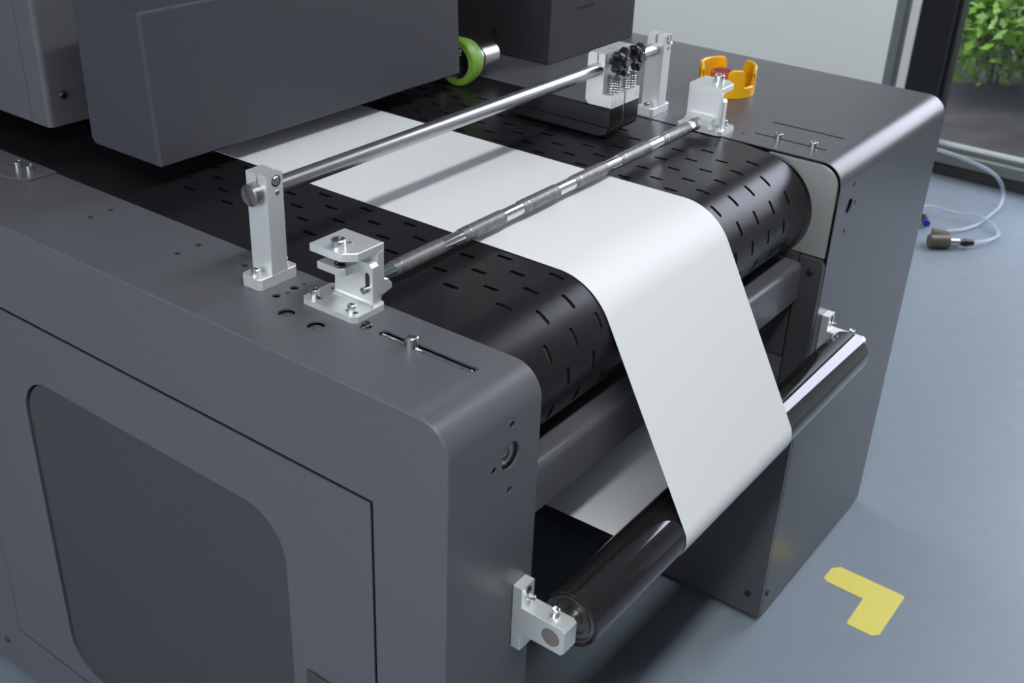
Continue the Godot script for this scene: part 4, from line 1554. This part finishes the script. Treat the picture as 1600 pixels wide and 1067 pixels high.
# ------------------------------------------------------------------ yellow holder
func holder() -> void:
	var c := Vector3(1.2566, TOP + 0.0005, -0.3452)
	var t := thing("tape_holder", "bright amber plastic ring holder with raised petals on the far cabinet", "holder", c)
	var ro := 0.0545
	var ri := 0.0475
	var sweep_part := func(a0: float, a1: float, y0: float, y1: float, round_top: bool) -> Geo:
		var g := Geo.new()
		var m := 28
		for k in m:
			var pa := lerpf(a0, a1, float(k) / m)
			var pb := lerpf(a0, a1, float(k + 1) / m)
			var top := func(f: float) -> float:
				if not round_top:
					return y1
				var d := minf(f, 1.0 - f) * absf(a1 - a0) * ro
				var rad := 0.011
				return y1 if d > rad else y1 - rad + sqrt(maxf(0.0, rad * rad - (rad - d) * (rad - d)))
			var ta: float = top.call(float(k) / m)
			var tb: float = top.call(float(k + 1) / m)
			var da := Vector3(cos(pa), 0, sin(pa))
			var db := Vector3(cos(pb), 0, sin(pb))
			var lo := Vector3(0, y0, 0)
			var bev := 0.0022
			var ring := func(d: Vector3, ty: float) -> Array:
				return [c + d * ro + lo, c + d * ro + Vector3(0, ty - bev, 0), c + d * (ro - bev) + Vector3(0, ty, 0), c + d * (ri + bev) + Vector3(0, ty, 0), c + d * ri + Vector3(0, ty - bev, 0), c + d * ri + lo]
			var p: Array = ring.call(da, ta)
			var q: Array = ring.call(db, tb)
			var na := [da, (da + Vector3.UP).normalized(), Vector3.UP, (Vector3.UP - da).normalized(), -da]
			var nb := [db, (db + Vector3.UP).normalized(), Vector3.UP, (Vector3.UP - db).normalized(), -db]
			for j in 5:
				g.tri(p[j], p[j + 1], q[j + 1], na[j], na[j], nb[j])
				g.tri(p[j], q[j + 1], q[j], na[j], nb[j], nb[j])
			if k == 0:
				var nn := Vector3(sin(pa), 0, -cos(pa)) * signf(a1 - a0)
				g.quad(p[0], p[2], p[3], p[5], nn)
			if k == m - 1:
				var nn := Vector3(-sin(pb), 0, cos(pb)) * signf(a1 - a0)
				g.quad(q[0], q[2], q[3], q[5], nn)
		return g
	part(t, "base_ring", sweep_part.call(0.0, TAU, 0.0, 0.020, false), M.yellow)
	var g := Geo.new()
	g.lathe(c, Vector3.UP, [Vector2(0.0, 0.049), Vector2(0.004, 0.049), Vector2(0.004, 0.0)], 48)
	part(t, "floor_disc", g, M.yellow)
	for a in [[3.90, 5.76], [2.02, 2.66], [0.20, 1.46]]:
		part(t, "petal", sweep_part.call(a[0], a[1], 0.018, 0.0535, true), M.yellow)
	g = Geo.new()
	g.lathe(c + Vector3(0.004, 0.0041, -0.012), Vector3.UP, [Vector2(0, 0.0225), Vector2(0.032, 0.0225), Vector2(0.032, 0.0185), Vector2(0.004, 0.0185), Vector2(0.004, 0)], 40)
	solid("tape_core", g, M.red, c + Vector3(0.004, 0.0041, -0.012), "dull red tape core lying inside the amber holder", "tape")


# ------------------------------------------------------------------ things on the floor
func floor_things() -> void:
	var g := Geo.new()
	var p := PackedVector2Array()
	var k := 0.008
	p.append_array(PackedVector2Array([Vector2(1.206 + k, 0.0495), Vector2(1.270 - 2 * k, 0.0505), Vector2(1.270, 0.052 + 1.6 * k), Vector2(1.266, 0.2075 - 0.5 * k), Vector2(1.262, 0.2085), Vector2(1.110 + 1.2 * k, 0.2080), Vector2(1.108, 0.2045 - k), Vector2(1.1085, 0.1435 + 0.4 * k), Vector2(1.112, 0.1420), Vector2(1.2025, 0.1410), Vector2(1.206, 0.0495 + k)]))
	g.prism(p, 1, 0.0, 0.0009, 0.0002)
	solid("floor_marking", g, M.tape, Vector3(1.22, 0, 0.15), "yellow L-shaped tape mark stuck on the grey floor", "tape")
	# air hose with fittings
	var hose := func(raw: Array) -> PackedVector3Array:
		var cv := Curve3D.new()
		for i in raw.size():
			var a: Vector3 = raw[i]
			var tan: Vector3 = (raw[mini(i + 1, raw.size() - 1)] - raw[maxi(i - 1, 0)]) / 6.0
			cv.add_point(a, -tan, tan)
		cv.bake_interval = 0.012
		return cv.get_baked_points()
	var t := thing("air_hose", "clear air hose curling on the floor by the window sill", "hose", Vector3(3.5, 0, -0.35))
	g = Geo.new()
	g.sweep(hose.call([Vector3(3.50, 0.215, -0.66), Vector3(3.553, 0.21, -0.560), Vector3(3.601, 0.19, -0.488), Vector3(3.627, 0.168, -0.411), Vector3(3.663, 0.142, -0.359), Vector3(3.700, 0.105, -0.321), Vector3(3.730, 0.060, -0.303), Vector3(3.722, 0.028, -0.293), Vector3(3.648, 0.012, -0.284), Vector3(3.507, 0.010, -0.291), Vector3(3.426, 0.010, -0.298), Vector3(3.341, 0.010, -0.326), Vector3(3.293, 0.011, -0.358), Vector3(3.250, 0.016, -0.366), Vector3(3.214, 0.024, -0.352)]), 0.0068, 12)
	part(t, "hose_loop", g, M.hose)
	g = Geo.new()
	g.sweep(hose.call([Vector3(3.330, 0.022, -0.468), Vector3(3.385, 0.032, -0.497), Vector3(3.423, 0.035, -0.482), Vector3(3.440, 0.030, -0.442), Vector3(3.446, 0.025, -0.383), Vector3(3.469, 0.030, -0.329), Vector3(3.457, 0.022, -0.269), Vector3(3.423, 0.014, -0.228), Vector3(3.369, 0.015, -0.205), Vector3(3.289, 0.020, -0.213), Vector3(3.233, 0.022, -0.240), Vector3(3.219, 0.022, -0.250)]), 0.0068, 12)
	part(t, "hose_loop", g, M.hose)
	g = Geo.new()
	g.cyl(Vector3(3.335, 0.022, -0.470), Vector3(3.298, 0.020, -0.447), 0.013)
	part(t, "hose_end", g, M.black_plastic)
	g = Geo.new()
	g.cyl(Vector3(3.298, 0.020, -0.447), Vector3(3.284, 0.019, -0.438), 0.013)
	part(t, "hose_collar", g, M.blue, "small blue collar")
	t = thing("valve_fitting", "dull metal valve fitting lying at the hose end on the floor", "fitting", Vector3(3.15, 0, -0.34))
	g = Geo.new()
	g.cyl(Vector3(3.115, 0.026, -0.375), Vector3(3.160, 0.026, -0.318), 0.026, 0.004, 8)
	var valve := part(t, "valve_body", g, M.brass)
	g = Geo.new()
	g.cyl(Vector3(3.165, 0.040, -0.385), Vector3(3.185, 0.036, -0.325), 0.016, 0.003, 10)
	part(t, "side_port", g, M.brass)
	g = Geo.new()
	g.cyl(Vector3(3.155, 0.024, -0.322), Vector3(3.180, 0.023, -0.290), 0.017, 0.002, 6)
	g.cyl(Vector3(3.185, 0.034, -0.358), Vector3(3.203, 0.034, -0.330), 0.011, 0.002, 6)
	part(valve, "hex_nut", g, M.screw)
	g = Geo.new()
	g.cyl(Vector3(3.180, 0.023, -0.290), Vector3(3.193, 0.022, -0.276), 0.011)
	g.cyl(Vector3(3.193, 0.022, -0.276), Vector3(3.203, 0.022, -0.265), 0.0135)
	g.cyl(Vector3(3.203, 0.022, -0.265), Vector3(3.216, 0.022, -0.252), 0.0115)
	part(t, "push_fitting", g, M.black_plastic)


func _ready() -> void:
	materials()
	camera_and_light()
	room()
	near_housing()
	far_housing()
	belt()
	upper_units()
	web()
	lower_roller()
	rod_posts()
	tension()
	guides()
	holder()
	floor_things()
	outdoors()
